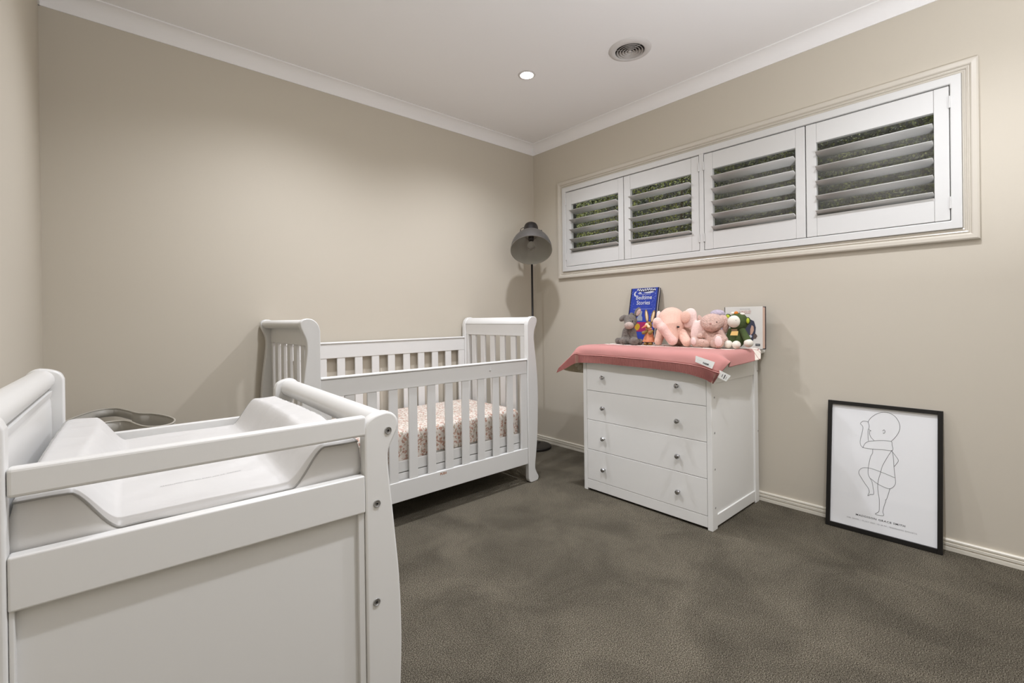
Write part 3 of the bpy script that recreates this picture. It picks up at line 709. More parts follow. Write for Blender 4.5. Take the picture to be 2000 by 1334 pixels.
def dense(A, ku, kv):
    A = np.array([catmull([tuple(p) for p in row], kv) for row in A])            # along v
    return np.array([catmull([tuple(p) for p in A[:, j]], ku) for j in range(A.shape[1])]).transpose(1, 0, 2)
KU, KV = 6, 6
D_ = dense(S_, KU, KV); nu, nv, _ = D_.shape; js = nv-1-KV                          # seam column
def grid_obj(G, name, m, parent, uvs=True, smooth=True):
    nu, nv, _ = G.shape; vs = (G-BO).reshape(-1, 3).tolist(); fs = []
    for i in range(nu-1):
        for j in range(nv-1): a = i*nv+j; fs.append((a, a+1, a+nv+1, a+nv))
    me = bpy.data.meshes.new(name); me.from_pydata(vs, [], fs)
    for q in (m if isinstance(m, list) else [m]): me.materials.append(q)
    ul = me.uv_layers.new(name='UVMap')
    for p in me.polygons:
        p.use_smooth = smooth
        for li in p.loop_indices:
            vi = me.loops[li].vertex_index; ul.data[li].uv = ((vi//nv)/(nu-1), (vi % nv)/(nv-1))
    o = bpy.data.objects.new(name, me); C.objects.link(o); o.parent = parent; return o
Gb = D_[:, :js+1].copy()
for i in range(nu):
    for j in range(js+1):
        p = Gb[i, j]; edge = j/js
        Gb[i, j] += np.array([-.003, 0, 0])*mnoise.noise(Vector((p[1]*14, p[2]*10, 1)))*edge*2+np.array([0, 0, .0015])*mnoise.noise(Vector((p[0]*12, p[1]*12, 4)))
body = grid_obj(Gb, 'knit_panel', BLM, bl)
k = body.modifiers.new('solid', 'SOLIDIFY'); k.thickness = .004; k.offset = -1; k.material_offset = 1
# ribbed hem: fine vertical ribs in real relief
Gh = D_[:, js:]; nr = 620
ui = np.linspace(0, nu-1, nr); i0 = np.clip(ui.astype(int), 0, nu-2); fr_ = (ui-i0)[:, None, None]
H = Gh[i0]*(1-fr_)+Gh[i0+1]*fr_
dirn = np.gradient(H[:, :, :2], axis=0); nrm = np.stack([dirn[..., 1], -dirn[..., 0]], -1); nrm /= np.maximum(np.linalg.norm(nrm, axis=-1, keepdims=True), 1e-9)
amp = .0014*np.where(np.arange(nr) % 4 < 2, 1.0, -1.0)[:, None, None]*np.ones((1, H.shape[1], 1)); amp[:, 0] = 0
H[..., :2] += nrm*amp
hem = grid_obj(H, 'ribbed_hem', [RIBM, BLM[1]], bl, smooth=False)
k = hem.modifiers.new('solid', 'SOLIDIFY'); k.thickness = .003; k.offset = -1; k.material_offset = 1
MB().tube([tuple(p-BO+np.array([-.0025, -.0005, 0])) for p in Gh[:, 0]], .0016, 6).build('seam', mat('seam_pink', (222, 160, 154), .95), bl, smooth=True)
# care labels
def quad_label(name, P, m, lines, parent, org):
    P = [np.array(p)-org for p in P]                # TL, TR, BR, BL
    o = MB().add([tuple(p) for p in P], [(0, 1, 2, 3)]).build(name, m, parent, solid=.001)
    u = P[1]-P[0]; v = P[3]-P[0]; nn = np.cross(v, u); nn /= np.linalg.norm(nn)
    for (a0, a1, b0, b1, mm) in lines:
        for sgn in (1,):
            q = [P[0]+u*a+v*b+nn*.0012*sgn for a, b in ((a0, b0), (a1, b0), (a1, b1), (a0, b1))]
            l = MB().add([tuple(p) for p in q], [(0, 1, 2, 3)]).build('print', mm, o)
    return o
LBL = mat('label_cloth', (232, 232, 226), .8)
lf = quad_label('fabric_label', [(-.6515, -1.787, .863), (-.6585, -1.885, .838), (-.6600, -1.872, .806), (-.6530, -1.785, .833)], LBL, [], bl, BO)
P0 = np.array((-.6545, -1.795, .845))-BO
u = (np.array((-.6585, -1.885, .838))-np.array((-.6515, -1.787, .863))); u /= np.linalg.norm(u); v = np.array((.0, .0, 1.0)); v = v-u*(u@v); v /= np.linalg.norm(v); nn = np.cross(u, v)
def on_label(s, size, a, b, m, bold):
    o = P0+u*a+v*b+nn*.0024
    M = Matrix(((u[0], v[0], nn[0], o[0]), (u[1], v[1], nn[1], o[1]), (u[2], v[2], nn[2], o[2]), (0, 0, 0, 1)))
    text_mesh(s, size, 'lettering', m, M, bl, bold=bold)
on_label('FARM', .012, .034, -.009, INK, .0004)
for q in range(2):
    for k_ in range(3): on_label('-', .012, .004+.008*k_, -.002-.010*q, INKG, 0)
on_label('~', .012, .068, -.012, INKG, 0)
cl_ = quad_label('care_label', [(-.640, -1.898, .800), (-.628, -1.945, .776), (-.632, -1.925, .748), (-.642, -1.884, .768)], LBL, [(.35, .42, .3, .7, INKG), (.55, .62, .2, .8, INK), (.72, .76, .35, .75, INKG)], bl, BO)

# ================================================================== TOYS (apparent y,z measured on the plane x=-.25; b = how far forward)
def W3(ya, b, za):
    s = (2.5814-b)/2.5814; return (-.25-b, -2.9015+(ya+2.9015)*s, 1.06+(za-1.06)*s)
def E(ya, b, za, ry, rb, rz, rot=0): return ('e', W3(ya, b, za), (rb, ry, rz), rot)
def K(y1, b1, z1, y2, b2, z2, r1, r2=None): return ('c', np.array(W3(y1, b1, z1)), np.array(W3(y2, b2, z2)), r1, r1 if r2 is None else r2)
def toy(name, label, cat, y):
    t = thing(name, label, cat, (-.25, y, .876)); return t, np.array([-.25, y, .876])
def sh(prims, org):
    out = []
    for p in prims:
        if p[0] == 'e': out.append(('e', np.array(p[1])-org, p[2], p[3] if len(p) > 3 else 0))
        else: out.append(('c', p[1]-org, p[2]-org, p[3], p[4]))
    return out
def fur(name, col, scale=260, st=.9, dist=.006, v=.16):
    return mat(name, col, .95, bump=(scale, st, dist), var=(scale*.5, v), sheen=.25, spec=.1)
GRF = fur('grey_fur', (128, 120, 112), 190, 1, .012, .25); GRM = fur('muzzle_fur', (190, 172, 162), 240)
EPK = fur('elephant_fur', (238, 196, 178), 240, .7, .005, .06); EWH = fur('ear_fur', (244, 218, 210), 240, .7, .005, .06); ELT = fur('trunk_fur', (242, 204, 194), 240, .7, .005, .06)
BUN = fur('bunny_fur', (218, 184, 170), 150, 1, .010, .12); SOLE = fur('sole_fur', (240, 216, 210), 300, .5, .004, .05)
BEAD = mat('bead_eye', (18, 16, 16), .15)
# --- grey donkey
t, o = toy('plush_donkey', 'grey corduroy-furred plush donkey sitting at the left of the toys', 'soft toy', -1.13)
sdf_obj('body', sh([E(-1.13, 0, .932, .046, .040, .052), K(-1.13, .005, .96, -1.135, .01, 1.0, .028), K(-1.105, .02, .965, -1.085, .045, .900, .020, .018), K(-1.158, .02, .965, -1.172, .045, .902, .021, .020),
    K(-1.115, .02, .902, -1.078, .07, .898, .022, .021), K(-1.150, .02, .902, -1.172, .07, .899, .024, .024), K(-1.10, -.01, .90, -1.042, .01, .898, .018, .020), K(-1.17, -.01, .90, -1.212, .015, .896, .016, .019)], o), GRF, t, rough=.0014, rs=260)
sdf_obj('head', sh([E(-1.142, .02, 1.030, .043, .036, .043), E(-1.135, .045, 1.008, .034, .03, .028)], o), GRF, t, rough=.0014, rs=260)
sdf_obj('muzzle', sh([E(-1.130, .068, 1.000, .033, .024, .023)], o), GRM, t)
sdf_obj('ear', sh([E(-1.088, .015, 1.050, .030, .010, .018, -25), E(-1.072, .015, 1.042, .016, .009, .012, -40)], o), GRF, t)
sdf_obj('ear', sh([E(-1.195, .010, 1.086, .020, .010, .034, 32)], o), GRF, t)
sdf_obj('ear_lining', sh([E(-1.203, .020, 1.084, .013, .006, .026, 32)], o), fur('lining_pink', (206, 178, 172), 240), t)
sdf_obj('mane', sh([E(-1.150, .01, 1.072, .012, .014, .012), E(-1.160, .0, 1.062, .012, .014, .012)], o), GRF, t)
for y in (-1.108, -1.158): MB().ell(np.array(W3(y, .058, 1.028))-o, (.004, .004, .004)).build('eye', BEAD, t, smooth=True)
# --- rabbit figurine
BRN = mat('figurine_brown', (146, 116, 62), .5, var=(60, .25), bump=(160, .5, .003)); PCH = mat('figurine_peach', (228, 150, 112), .5, bump=(60, .4, .004)); CRM = mat('figurine_cream', (232, 212, 176), .5)
t, o = toy('rabbit_figurine', 'brown rabbit figurine in a peach dress holding a carrot', 'figurine', -1.277)
dres = [(.040, .022), (.041, .026), (.034, .045), (.026, .07), (.022, .092), (.016, .104), (.008, .106)]
vs = []; fs = []; n = 36
for j, (r, z) in enumerate(dres):
    for i in range(n): a = 2*PI*i/n; rr = r*(1+.09*math.sin(a*6)*(1-j/6)); vs.append((rr*math.cos(a)*.8, rr*math.sin(a), z))
for j in range(len(dres)-1):
    for i in range(n): fs.append((j*n+i, j*n+(i+1) % n, (j+1)*n+(i+1) % n, (j+1)*n+i))
MB().add(vs, fs).build('dress', PCH, t, smooth=True)
MB().ell((-.012, .016, .0115), (.018, .015, .0115)).ell((-.012, -.016, .0115), (.018, .015, .0115)).build('boots', BRN, t, smooth=True)
sdf_obj('head', sh([E(-1.276, .005, 1.002, .021, .02, .024), E(-1.268, .02, .995, .016, .014, .014)], o), BRN, t, h=.0016, k=.008)
sdf_obj('cheeks', sh([E(-1.262, .026, 1.003, .013, .009, .013), E(-1.276, .026, .993, .010, .009, .009)], o), CRM, t, h=.0016, k=.006)
sdf_obj('carrot', sh([K(-1.255, .035, .998, -1.226, .042, .984, .008, .0025)], o), mat('carrot_orange', (226, 140, 104), .5), t, h=.0016)
for (yc_, zc_, ro) in ((-1.262, 1.060, -7), (-1.306, 1.057, 16)):
    sdf_obj('ear', sh([E(yc_, 0, zc_, .0125, .007, .042, ro)], o), BRN, t, h=.0016)
    sdf_obj('ear_lining', sh([E(yc_, .006, zc_-.001, .0075, .004, .034, ro)], o), CRM, t, h=.0016)
sdf_obj('paw', sh([K(-1.262, .02, .965, -1.236, .032, .954, .009, .011)], o), mat('paw_olive', (140, 112, 58), .6), t, h=.0018)
sdf_obj('paw', sh([K(-1.300, .02, .965, -1.284, .036, .954, .009, .012)], o), MATS['paw_olive'], t, h=.0018)
sdf_obj('collar', sh([E(-1.276, .006, .980, .022, .018, .007)], o), mat('collar_peach', (236, 176, 140), .5), t, h=.0018)
MB().ell(np.array(W3(-1.280, .024, 1.010))-o, (.0025, .0025, .003)).build('eye', BEAD, t, smooth=True)
# --- elephant
t, o = toy('plush_elephant', 'large pale pink plush elephant with raised trunk, centre of the toys', 'soft toy', -1.44)
sdf_obj('body', sh([E(-1.47, -.07, .965, .095, .070, .086), K(-1.36, .0, .96, -1.342, .035, .903, .028, .024), K(-1.495, .02, .955, -1.528, .045, .905, .030, .027), K(-1.54, -.04, .95, -1.60, -.02, .905, .03, .028)], o), EPK, t, h=.0035, k=.02)
sdf_obj('head', sh([E(-1.432, .01, 1.035, .082, .062, .076), K(-1.440, .035, .99, -1.440, .062, .925, .060, .030)], o), EPK, t, h=.0035, k=.03)
sdf_obj('trunk', sh([K(-1.436, .075, .912, -1.372, .098, .985, .029, .025), K(-1.372, .098, .985, -1.338, .100, 1.022, .025, .026), K(-1.338, .10, 1.022, -1.322, .098, 1.000, .022, .016)], o), ELT, t, h=.003, k=.015)
sdf_obj('ear', sh([E(-1.545, .01, 1.045, .044, .020, .060, 22), E(-1.600, .02, .975, .038, .018, .066, 30)], o), EWH, t, h=.0035, k=.03)
sdf_obj('inner_ear', sh([E(-1.520, .035, 1.052, .030, .012, .036, 10)], o), EPK, t, h=.003)
sdf_obj('ear', sh([E(-1.352, -.015, 1.050, .016, .020, .042, -8)], o), EWH, t)
MB().ell(np.array(W3(-1.474, .070, .993))-o, (.005, .009, .0055)).build('eye', BEAD, t, smooth=True)
MB().ell(np.array(W3(-1.392, .078, 1.0))-o, (.004, .006, .005)).build('eye', BEAD, t, smooth=True)
# --- lilac toy behind
t, o = toy('plush_toy', 'lilac plush toy mostly hidden behind the beige bunny', 'soft toy', -1.72)
LIL = fur('lilac_fur', (196, 184, 198), 200)
sdf_obj('head', sh([E(-1.712, -.075, 1.066, .042, .034, .026)], o), LIL, t)
sdf_obj('body', sh([E(-1.712, -.078, .955, .040, .034, .076)], o), LIL, t)
# --- bunny
t, o = toy('plush_bunny', 'beige plush bunny with drooping ears beside the elephant', 'soft toy', -1.685)
sdf_obj('body', sh([E(-1.685, 0, .928, .054, .045, .052), K(-1.645, .02, .962, -1.612, .045, .942, .019, .017), K(-1.728, .015, .962, -1.750, .03, .925, .020, .019)], o), BUN, t, rough=.001, rs=300)
sdf_obj('head', sh([E(-1.681, .022, 1.020, .066, .046, .049), E(-1.676, .045, 1.000, .040, .028, .028)], o), BUN, t, rough=.001, rs=300, k=.02)
sdf_obj('leg', sh([K(-1.648, .03, .902, -1.588, .075, .902, .023, .022), E(-1.572, .085, .912, .021, .018, .028)], o), BUN, t)
sdf_obj('leg', sh([K(-1.700, .03, .902, -1.712, .070, .906, .028, .026), E(-1.716, .082, .915, .030, .020, .038)], o), BUN, t)
sdf_obj('foot_sole', sh([E(-1.570, .100, .911, .015, .008, .021)], o), SOLE, t, h=.0025)
sdf_obj('foot_sole', sh([E(-1.715, .098, .914, .021, .008, .029)], o), SOLE, t, h=.0025)
sdf_obj('ear', sh([E(-1.612, .005, 1.030, .014, .013, .034, -14)], o), BUN, t)
sdf_obj('ear', sh([E(-1.738, .005, 1.040, .022, .014, .022), E(-1.758, .005, 1.005, .017, .013, .050, 8)], o), BUN, t, k=.02)
for y in (-1.644, -1.706): MB().ell(np.array(W3(y, .058, 1.021))-o, (.003, .005, .0032)).build('eye', BEAD, t, smooth=True)
MB().ell(np.array(W3(-1.671, .075, 1.013))-o, (.003, .006, .003)).build('nose', fur('nose_pink', (190, 140, 128)), t, smooth=True)
# --- green crocheted toy
GRN = mat('crochet_green', (82, 98, 56), .95, bump=(420, 1, .006), var=(60, .12)); CRW = mat('crochet_cream', (238, 232, 218), .95, bump=(420, .8, .004)); LIM = mat('lime_satin', (178, 190, 52), .4)
t, o = toy('crochet_toy', 'green crocheted toy with cream muzzle, hands and feet', 'soft toy', -1.82)
sdf_obj('head', sh([E(-1.824, .0, 1.022, .050, .042, .049)], o), GRN, t)
sdf_obj('muzzle', sh([E(-1.802, .032, 1.024, .034, .026, .033)], o), CRW, t)
sdf_obj('body', sh([E(-1.812, 0, .932, .044, .036, .052), K(-1.815, 0, .97, -1.82, 0, .99, .022)], o), GRN, t)
sdf_obj('arm', sh([K(-1.842, .008, .980, -1.870, .030, .928, .017, .018)], o), GRN, t)
sdf_obj('arm', sh([K(-1.785, .008, .975, -1.768, .015, .930, .015, .016)], o), GRN, t)
sdf_obj('hand', sh([E(-1.876, .036, .909, .023, .022, .022)], o), CRW, t)
for y, z in ((-1.770, .8995), (-1.813, .8985)): sdf_obj('foot', sh([E(y, .048, z, .0215, .024, .0215)], o), CRW, t)
sdf_obj('ear', sh([E(-1.771, .0, 1.052, .016, .009, .015, 30)], o), GRN, t, h=.002); sdf_obj('ear_lining', sh([E(-1.769, .009, 1.052, .011, .004, .010, 30)], o), LIM, t, h=.002)
sdf_obj('ear', sh([E(-1.874, .008, 1.028, .013, .011, .020)], o), GRN, t, h=.002); sdf_obj('ear_lining', sh([E(-1.874, .018, 1.028, .008, .005, .015)], o), LIM, t, h=.002)
sdf_obj('spike', sh([E(-1.814, .012, 1.070, .011, .010, .010)], o), mat('crochet_orange', (206, 122, 48), .95), t, h=.002)
sdf_obj('spike', sh([E(-1.796, .005, 1.068, .012, .010, .009)], o), CRW, t, h=.002); sdf_obj('spike', sh([E(-1.846, .005, 1.064, .013, .010, .008)], o), CRW, t, h=.002)
MB().ell(np.array(W3(-1.812, .060, 1.032))-o, (.0015, .0015, .0015)).build('eye', BEAD, t, smooth=True)
nk = [np.array(W3(*p))-o for p in ((-1.786, .040, .984), (-1.820, .040, .984), (-1.816, .040, .968), (-1.790, .040, .968))]
MB().add([tuple(p) for p in nk], [(0, 1, 2, 3)]).build('neck_band', mat('bronze_cloth', (126, 104, 76), .6), t, solid=.002)
nk = [np.array(W3(*p))-o for p in ((-1.788, .044, .971), (-1.824, .044, .973), (-1.820, .046, .949), (-1.780, .046, .949))]
MB().add([tuple(p) for p in nk], [(0, 1, 2, 3)]).build('swing_tag', mat('tag_yellow', (226, 190, 118), .6), t, solid=.001)

# ================================================================== BOOKS
def book_frame(P, R, U):
    R = np.array(R)/np.linalg.norm(R); U = np.array(U); U = U-R*(R@U); U /= np.linalg.norm(U); Nn = np.cross(R, U)
    return Matrix(((R[0], U[0], Nn[0], P[0]), (R[1], U[1], Nn[1], P[1]), (R[2], U[2], Nn[2], P[2]), (0, 0, 0, 1)))
def flat(name, pts, m, M, par, lift=.0006):
    o = MB().add([(x, y, lift) for x, y in pts], [tuple(range(len(pts)))]).build(name, m); o.parent = par; o.matrix_local = M; return o
# blue hardback leaning on the wall
BLUE = mat('cover_blue', (40, 62, 158), .35); NAVY = mat('cover_edge', (26, 28, 62), .5); SIL = mat('silver_print', (206, 208, 216), .4); SILD = mat('star_print', (150, 160, 214), .4)
bb = thing('story_book', 'blue hardback bedtime story book leaning on the wall behind the toys', 'book', (-.12, -1.14, .876))
Lb, Hb = .215, .385
M = book_frame((-.115, -1.005, .0015+.876), (.0, -1, .0), (.085, -.045, .375)); M = Matrix.Translation((.12, 1.14, -.876)) @ M
def bk(mb, name, m, par=bb, mm=None, **k): o_ = mb.build(name, m, **k); o_.parent = par; o_.matrix_local = mm or M; return o_
bk(MB().box(0, Lb, 0, Hb, -.003, 0), 'front_cover', BLUE); bk(MB().box(0, Lb, 0, Hb, -.022, -.019), 'back_cover', NAVY)
bk(MB().box(-.002, .002, 0, Hb, -.022, 0), 'spine', NAVY); bk(MB().box(.002, Lb-.004, .003, Hb-.003, -.019, -.003), 'pages', mat('page_edges', (230, 224, 208), .9))
flat('edge_print', [(Lb-.009, 0), (Lb, 0), (Lb, Hb), (Lb-.009, Hb)], NAVY, M, bb); flat('edge_print', [(0, 0), (.007, 0), (.007, Hb), (0, Hb)], NAVY, M, bb)
moon = [(.040+.015*math.cos(a), .345+.018*math.sin(a)) for a in [math.radians(60+15*i) for i in range(17)]]+[(.047+.011*math.cos(a), .346+.014*math.sin(a)) for a in [math.radians(290-12*i) for i in range(18)]]
flat('moon_print', moon, SIL, M, bb)
flat('cloud_print', [(.056, .346), (.062, .352), (.070, .357), (.080, .355), (.088, .346)], SIL, M, bb)
flat('cloud_print', [(.098, .352), (.115, .355), (.140, .358), (.165, .360), (.183, .354), (.160, .348), (.125, .348)], SIL, M, bb)
dk = MB(); st = MB(); sd = MB()
for i in range(26):
    x = .05+.0055*i; y = .372+.005*math.sin(i*1.9); r = .0042+.002*math.sin(i*2.3); st.add([(x+r*math.cos(a), y+r*math.sin(a), .0012) for a in [PI*k/3 for k in range(6)]], [(0, 1, 2, 3, 4, 5)])
for i in range(70):
    s = i % 3; x = (.185 if s else .018)+random.uniform(-.014, .014); y = random.uniform(.15, .365); r = random.uniform(.0012, .0028)
    sd.add([(x-r, y, .0011), (x, y-r, .0011), (x+r, y, .0011), (x, y+r, .0011)], [(0, 1, 2, 3)])
flat('dark_sky_print', [(.05, .381), (.19, .381), (.19, .360), (.15, .356), (.09, .358), (.06, .362)], NAVY, M, bb, .0004)
bk(st, 'star_border', SIL); bk(sd, 'star_print', SILD)
def bt(s, size, x, y, m, par, M_, **k):
    o_ = text_mesh(s, size, 'lettering', m, Matrix.Translation((x, y, .0015)), par, **k); o_.matrix_local = M_; return o_
bt('Bedtime', .041, .107, .305, SIL, bb, M, align='CENTER', xs=.92, bold=.0004); bt('Stories', .041, .107, .268, SIL, bb, M, align='CENTER', xs=.92, bold=.0004)
bt('A COLLECTION OF', .0105, .112, .3365, SIL, bb, M, align='CENTER'); bt('. . . . . .', .026, .107, .250, SILD, bb, M, align='CENTER')
flat('rule_print', [(.035, .236), (.180, .236), (.180, .2385), (.035, .2385)], SILD, M, bb, .0010)
flat('cat_print', [(.070, .155), (.115, .155), (.113, .180), (.104, .190), (.108, .216), (.102, .226), (.096, .218), (.086, .218), (.080, .226), (.076, .214), (.082, .190), (.072, .178)], mat('cat_grey', (146, 150, 158), .6), M, bb, .0010)
flat('lower_print', [(.045, .080), (.150, .080), (.150, .146), (.045, .146)], mat('cover_magenta', (158, 24, 84), .4), M, bb, .0008)
flat('lower_print', [(.082+.020*math.cos(a), .112+.024*math.sin(a)) for a in [PI*k/8 for k in range(16)]], mat('cover_gold', (186, 146, 34), .4), M, bb, .0012)
# white picture book
CV = mat('cover_white', (222, 219, 212), .4); PAG = mat('board_pages', (228, 196, 178), .7); CB = mat('cover_black', (48, 46, 50), .5)
wb = thing('picture_book', 'white picture book with dark spine standing right of the green toy', 'book', (-.10, -1.78, .868))
M2 = Matrix.Translation((.10, 1.78, -.868)) @ book_frame((-.112, -1.690, .8695), (.004, -1, 0), (.025, 0, 1)); L2, H2 = .205, .236
bk(MB().box(0, L2, 0, H2, -.002, 0), 'front_cover', CV, wb, M2, bev=.0008); bk(MB().box(.004, L2-.004, .004, H2-.004, -.046, -.002), 'pages', PAG, wb, M2)
bk(MB().box(0, L2, -.001, H2+.001, -.050, -.046), 'back_cover', CB, wb, M2, bev=.001)
bk(MB().box(-.003, .001, 0, H2, -.050, 0), 'spine', CB, wb, M2)
bk(MB().tube([(L2-.004, .0, -.003), (L2-.002, -.0005, -.040), (L2-.003, .008, -.047)], .0014, 6), 'cover_edge', CB, wb, M2)
bt('JUNGLE?', .024, .112, H2-.038, mat('pink_ink', (204, 160, 150), .7), wb, M2, align='CENTER', xs=.72); bt("WHO'S IN THE", .0085, .112, H2-.016, mat('pale_ink', (176, 176, 176), .7), wb, M2, align='CENTER')
nv_ = mat('animal_navy', (62, 64, 80), .6)
flat('animal_print', [(.05, .02), (.150, .035), (.166, .075), (.170, .12), (.160, .155), (.135, .168), (.10, .165), (.06, .13)], nv_, M2, wb, .0008)
flat('animal_print', [(.140, .075), (.152, .085), (.160, .105), (.158, .125), (.148, .133), (.141, .11)], mat('animal_tan', (196, 160, 140), .6), M2, wb, .0012)
flat('animal_print', [(.156, .055), (.170, .058), (.178, .072), (.170, .085), (.158, .080)], mat('animal_brown', (104, 90, 84), .6), M2, wb, .0012)
flat('animal_print', [(.142+.008*math.cos(a), .070+.008*math.sin(a)) for a in [PI*k/8 for k in range(16)]], SIL, M2, wb, .0014)
flat('publisher_label', [(.168, .017), (.192, .017), (.192, .030), (.168, .030)], mat('label_grey', (70, 72, 74), .6), M2, wb, .0010)
flat('publisher_label', [(.172, .021), (.188, .021), (.188, .026), (.172, .026)], mat('label_light', (140, 142, 142), .6), M2, wb, .0014)

# ================================================================== FLOOR LAMP
LX, LY = -.190, -.165
lamp = thing('floor_lamp', 'dark metal floor lamp with a domed shade in the room corner', 'floor lamp', (LX, LY, 0))
MB().lathe([(0, .024), (.120, .024), (.134, .022), (.139, .017), (.139, .004), (.136, 0.001)], 56).build('base', BLACKM, lamp, smooth=True, auto=40)
MB().tube([(0, 0, .02), (0, 0, 1.66)], .0085, 14).build('pole', BLACKM, lamp, smooth=True)
ax = np.array([-.69, -.72, 0]); ax /= np.linalg.norm(ax)                       # towards the room
opening = ax*math.cos(math.radians(55))-np.array([0, 0, 1])*math.sin(math.radians(55)); opening /= np.linalg.norm(opening)
rimc = np.array([-.176, -.177, 1.571])
zax = -opening; xax = np.cross(np.array([0, 0, 1]), zax); xax /= np.linalg.norm(xax); yax = np.cross(zax, xax)
MS = Matrix(((xax[0], yax[0], zax[0], rimc[0]), (xax[1], yax[1], zax[1], rimc[1]), (xax[2], yax[2], zax[2], rimc[2]), (0, 0, 0, 1)))
RS = .1585
dome = [(RS*math.cos(a), .182*math.sin(a)) for a in [math.radians(t_) for t_ in (0, 8, 16, 24, 32, 40, 48, 56, 64, 70)]]
shd = MB().lathe(dome, 56).build('shade', GREYM, lamp, smooth=True); shd.matrix_local = MS
inn = MB().lathe([(r-.003, z) for r, z in dome]+[(0, .168)], 56).build('shade_lining', INNERM, lamp, smooth=True); inn.matrix_local = MS
rm_ = MB().lathe([(RS-.003, 0), (RS-.0015, -.0015), (RS+.0008, 0)], 56).build('shade_rim', mat('rim_metal', (170, 166, 158), .3, .5), lamp, smooth=True); rm_.matrix_local = MS
cap = MB().lathe([(.053, .165), (.056, .172), (.056, .240), (.052, .258), (.040, .266), (0, .268)], 40).build('cap', BLACKM, lamp, smooth=True, auto=50); cap.matrix_local = MS
for s in (-1, 1):
    kn = MB().tube([(s*.050, 0, .196), (s*.086, 0, .196)], .0065, 10).tube([(s*.080, 0, .184), (s*.080, 0, .210)], .008, 8).build('knob', BLACKM, lamp); kn.matrix_local = MS
ck = MB().tube(catmull([(.078, 0, .195), (.084, 0, .215), (.074, 0, .240), (.05, 0, .250)], 5), .0022, 6).build('yoke', BLACKM, lamp, smooth=True); ck.matrix_local = MS
pt = MS @ Vector((0, -.03, .21)); MB().tube([(0, 0, 1.655), tuple(np.array([0, 0, 1.70])), tuple(pt)], .007, 10).build('arm', BLACKM, lamp, smooth=True)
sk = MB().lathe([(0, .143), (.022, .143), (.022, .110), (.017, .106), (.013, .100), (.013, .094)], 24).build('socket', mat('socket_grey', (70, 66, 62), .5), lamp, smooth=True, auto=50); sk.matrix_local = MS
bu = MB().lathe([(.012, .095), (.014, .085), (.024, .068), (.030, .050), (.030, .036), (.024, .020), (.012, .010), (0, .007)], 28).build('bulb', GLASSB, lamp, smooth=True); bu.matrix_local = MS
cd = MB().tube(catmull([(.02, .0, .03), (.09, .02, .026), (.12, .10, .010), (.14, .13, .006)], 5), .003, 6).build('cord', BLACKM, lamp, smooth=True)

# ================================================================== FRAMED PRINT
yw = math.radians(1.5); ln = math.atan2(.076, .613)
wd = np.array([math.sin(yw), -math.cos(yw), 0]); up = np.array([math.cos(yw)*math.sin(ln), math.sin(yw)*math.sin(ln), math.cos(ln)]); nn = np.cross(wd, up)
fr = thing('framed_print', 'black framed line drawing of a baby leaning on the wall', 'picture', (-.106, -2.40, 0))
P = np.array([-.106, -2.180, .0015])-np.array([-.106, -2.40, 0])
MF = Matrix(((wd[0], up[0], nn[0], P[0]), (wd[1], up[1], nn[1], P[1]), (wd[2], up[2], nn[2], P[2]), (0, 0, 0, 1)))
FW, FH = .4355, .6215
def FP(mb, name, m, par=fr, **k): o_ = mb.build(name, m, **k); o_.parent = par; o_.matrix_local = MF if par is fr else Matrix(); return o_
FP(MB().box(0, .0180, 0, FH, -.020, 0), 'frame_side', FRAMEB, bev=.001); FP(MB().box(FW-.0180, FW, 0, FH, -.020, 0), 'frame_side', FRAMEB, bev=.001)
FP(MB().box(.018, FW-.018, FH-.018, FH, -.020, 0), 'frame_side', FRAMEB, bev=.001); FP(MB().box(.018, FW-.018, 0, .021, -.020, 0), 'frame_side', FRAMEB, bev=.001)
pp = FP(MB().box(.016, FW-.016, .016, FH-.016, -.014, -.011), 'print', PAPERM)
FP(MB().box(.017, FW-.017, .017, FH-.017, -.0075, -.006), 'glazing', thin_glass('poster_glazing', .03))
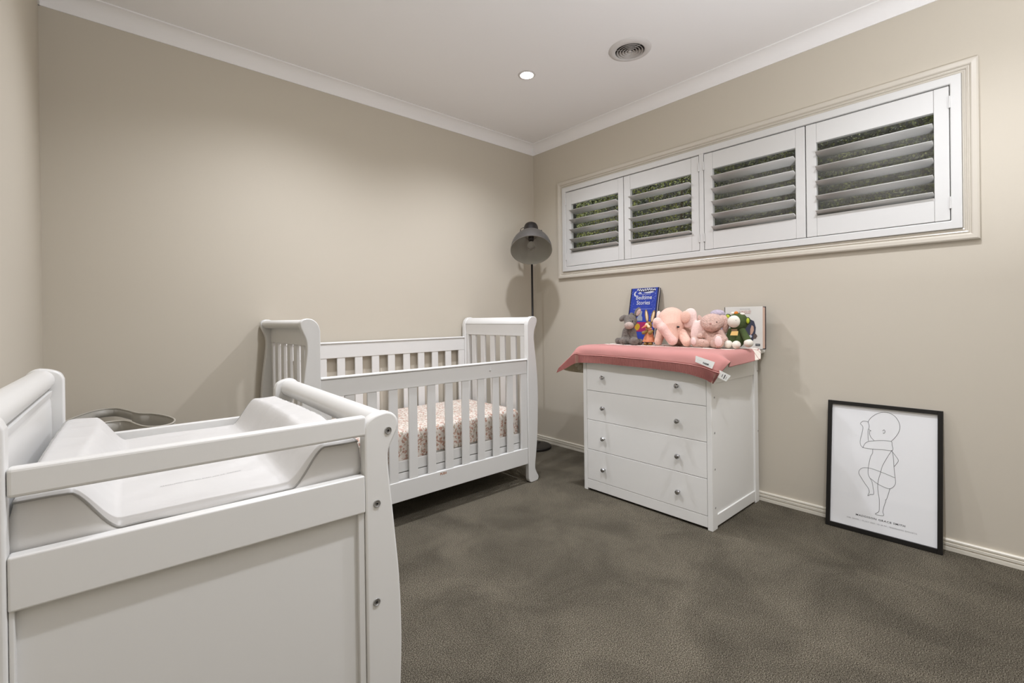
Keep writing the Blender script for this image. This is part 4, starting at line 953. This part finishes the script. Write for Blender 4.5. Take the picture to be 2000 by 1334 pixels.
ART = {"head": [[0.1647, 0.5325], [0.1737, 0.5509], [0.1912, 0.5709], [0.2111, 0.5837], [0.2309, 0.5889], [0.2504, 0.5855], [0.2674, 0.5739], [0.2805, 0.5534], [0.2859, 0.53], [0.2823, 0.5053], [0.2706, 0.4792], [0.254, 0.455]], "face": [[0.1692, 0.4988], [0.1743, 0.4921], [0.1779, 0.4927], [0.1743, 0.4921], [0.1719, 0.4867], [0.172, 0.4743], [0.1772, 0.4615], [0.19, 0.4476]], "ear": [[0.2219, 0.4982], [0.2267, 0.5052], [0.2307, 0.4997], [0.2293, 0.4903], [0.2245, 0.4876], [0.2244, 0.4925]], "hand": [[0.1672, 0.5329], [0.1585, 0.5347], [0.1445, 0.5332], [0.1353, 0.5204], [0.1433, 0.5103], [0.145, 0.4979], [0.1412, 0.4721], [0.1354, 0.4396], [0.1367, 0.4178], [0.1457, 0.4057]], "hand2": [[0.1647, 0.5325], [0.1695, 0.5176], [0.1691, 0.505], [0.1657, 0.4919], [0.166, 0.4607], [0.1678, 0.4411]], "arm": [[0.1457, 0.4057], [0.1547, 0.4274], [0.1673, 0.4391], [0.19, 0.4464], [0.2223, 0.4535], [0.254, 0.455], [0.2575, 0.4405], [0.2591, 0.4143], [0.2227, 0.4108], [0.1829, 0.406], [0.1457, 0.4057]], "chest": [[0.1845, 0.4051], [0.1842, 0.3865], [0.1773, 0.3697], [0.1716, 0.3376], [0.1679, 0.3059], [0.1692, 0.2815], [0.177, 0.2649], [0.1837, 0.2512], [0.1885, 0.2249], [0.1913, 0.2025], [0.1894, 0.1935], [0.1779, 0.1905], [0.1694, 0.1821], [0.1689, 0.1862], [0.1737, 0.1998], [0.17, 0.2172], [0.1571, 0.2354], [0.144, 0.257], [0.1318, 0.279], [0.1342, 0.2951], [0.1433, 0.3065], [0.1587, 0.3124], [0.184, 0.3126], [0.2238, 0.3033], [0.2697, 0.2907]], "back": [[0.2577, 0.414], [0.2617, 0.3931], [0.2644, 0.3636], [0.2655, 0.3399], [0.2681, 0.3106], [0.2712, 0.2815], [0.2713, 0.2637], [0.2639, 0.247], [0.2511, 0.236], [0.2342, 0.2365], [0.2047, 0.2472], [0.1846, 0.2606], [0.1745, 0.2673]], "backarm": [[0.2577, 0.4104], [0.2689, 0.3945], [0.2809, 0.3743], [0.2772, 0.3604], [0.2655, 0.3399]], "belly": [[0.2568, 0.4132], [0.2425, 0.3831], [0.2235, 0.3366], [0.2164, 0.3047], [0.2084, 0.2663], [0.2058, 0.2353], [0.2081, 0.2057], [0.2123, 0.1766], [0.2127, 0.1436], [0.2119, 0.1224], [0.2061, 0.1135], [0.1978, 0.1051], [0.2062, 0.1027], [0.2257, 0.1049], [0.2296, 0.1108], [0.226, 0.1235], [0.2302, 0.1485], [0.2367, 0.176], [0.2347, 0.1815], [0.2386, 0.1825], [0.2442, 0.2031], [0.2511, 0.236]]}
ds = MB()
for kx, pts in ART.items(): ds.tube([(x, y, -.0108) for x, y in catmull(pts, 4)], .0008, 5)
FP(ds, 'drawing', INK, pp)
def ft(s, size, x, y, m, **k): o_ = text_mesh(s, size, 'lettering', m, Matrix.Translation((x, y, -.0106)), pp, **k); return o_
def fit_text(s, x0, x1, y, h, m, **k):
    o_ = ft(s, h/.70, 0, 0, m, **k); vs = np.array([v_.co[:] for v_ in o_.data.vertices]); w0, w1 = vs[:, 0].min(), vs[:, 0].max()
    sc = (x1-x0)/(w1-w0)
    for v_ in o_.data.vertices: v_.co.x = x0+(v_.co.x-w0)*sc; v_.co.y += y
fit_text('MADDISON GRACE SMITH', .1226, .3078, .0775, .0082, INK, spacing=1.15, bold=.00015)
fit_text('3280 GRAMS | 18 JULY 2023 | 02:38 PM | FREEMASONS EPWORTH', .0862, .3488, .0570, .0060, INKG, spacing=1.2)
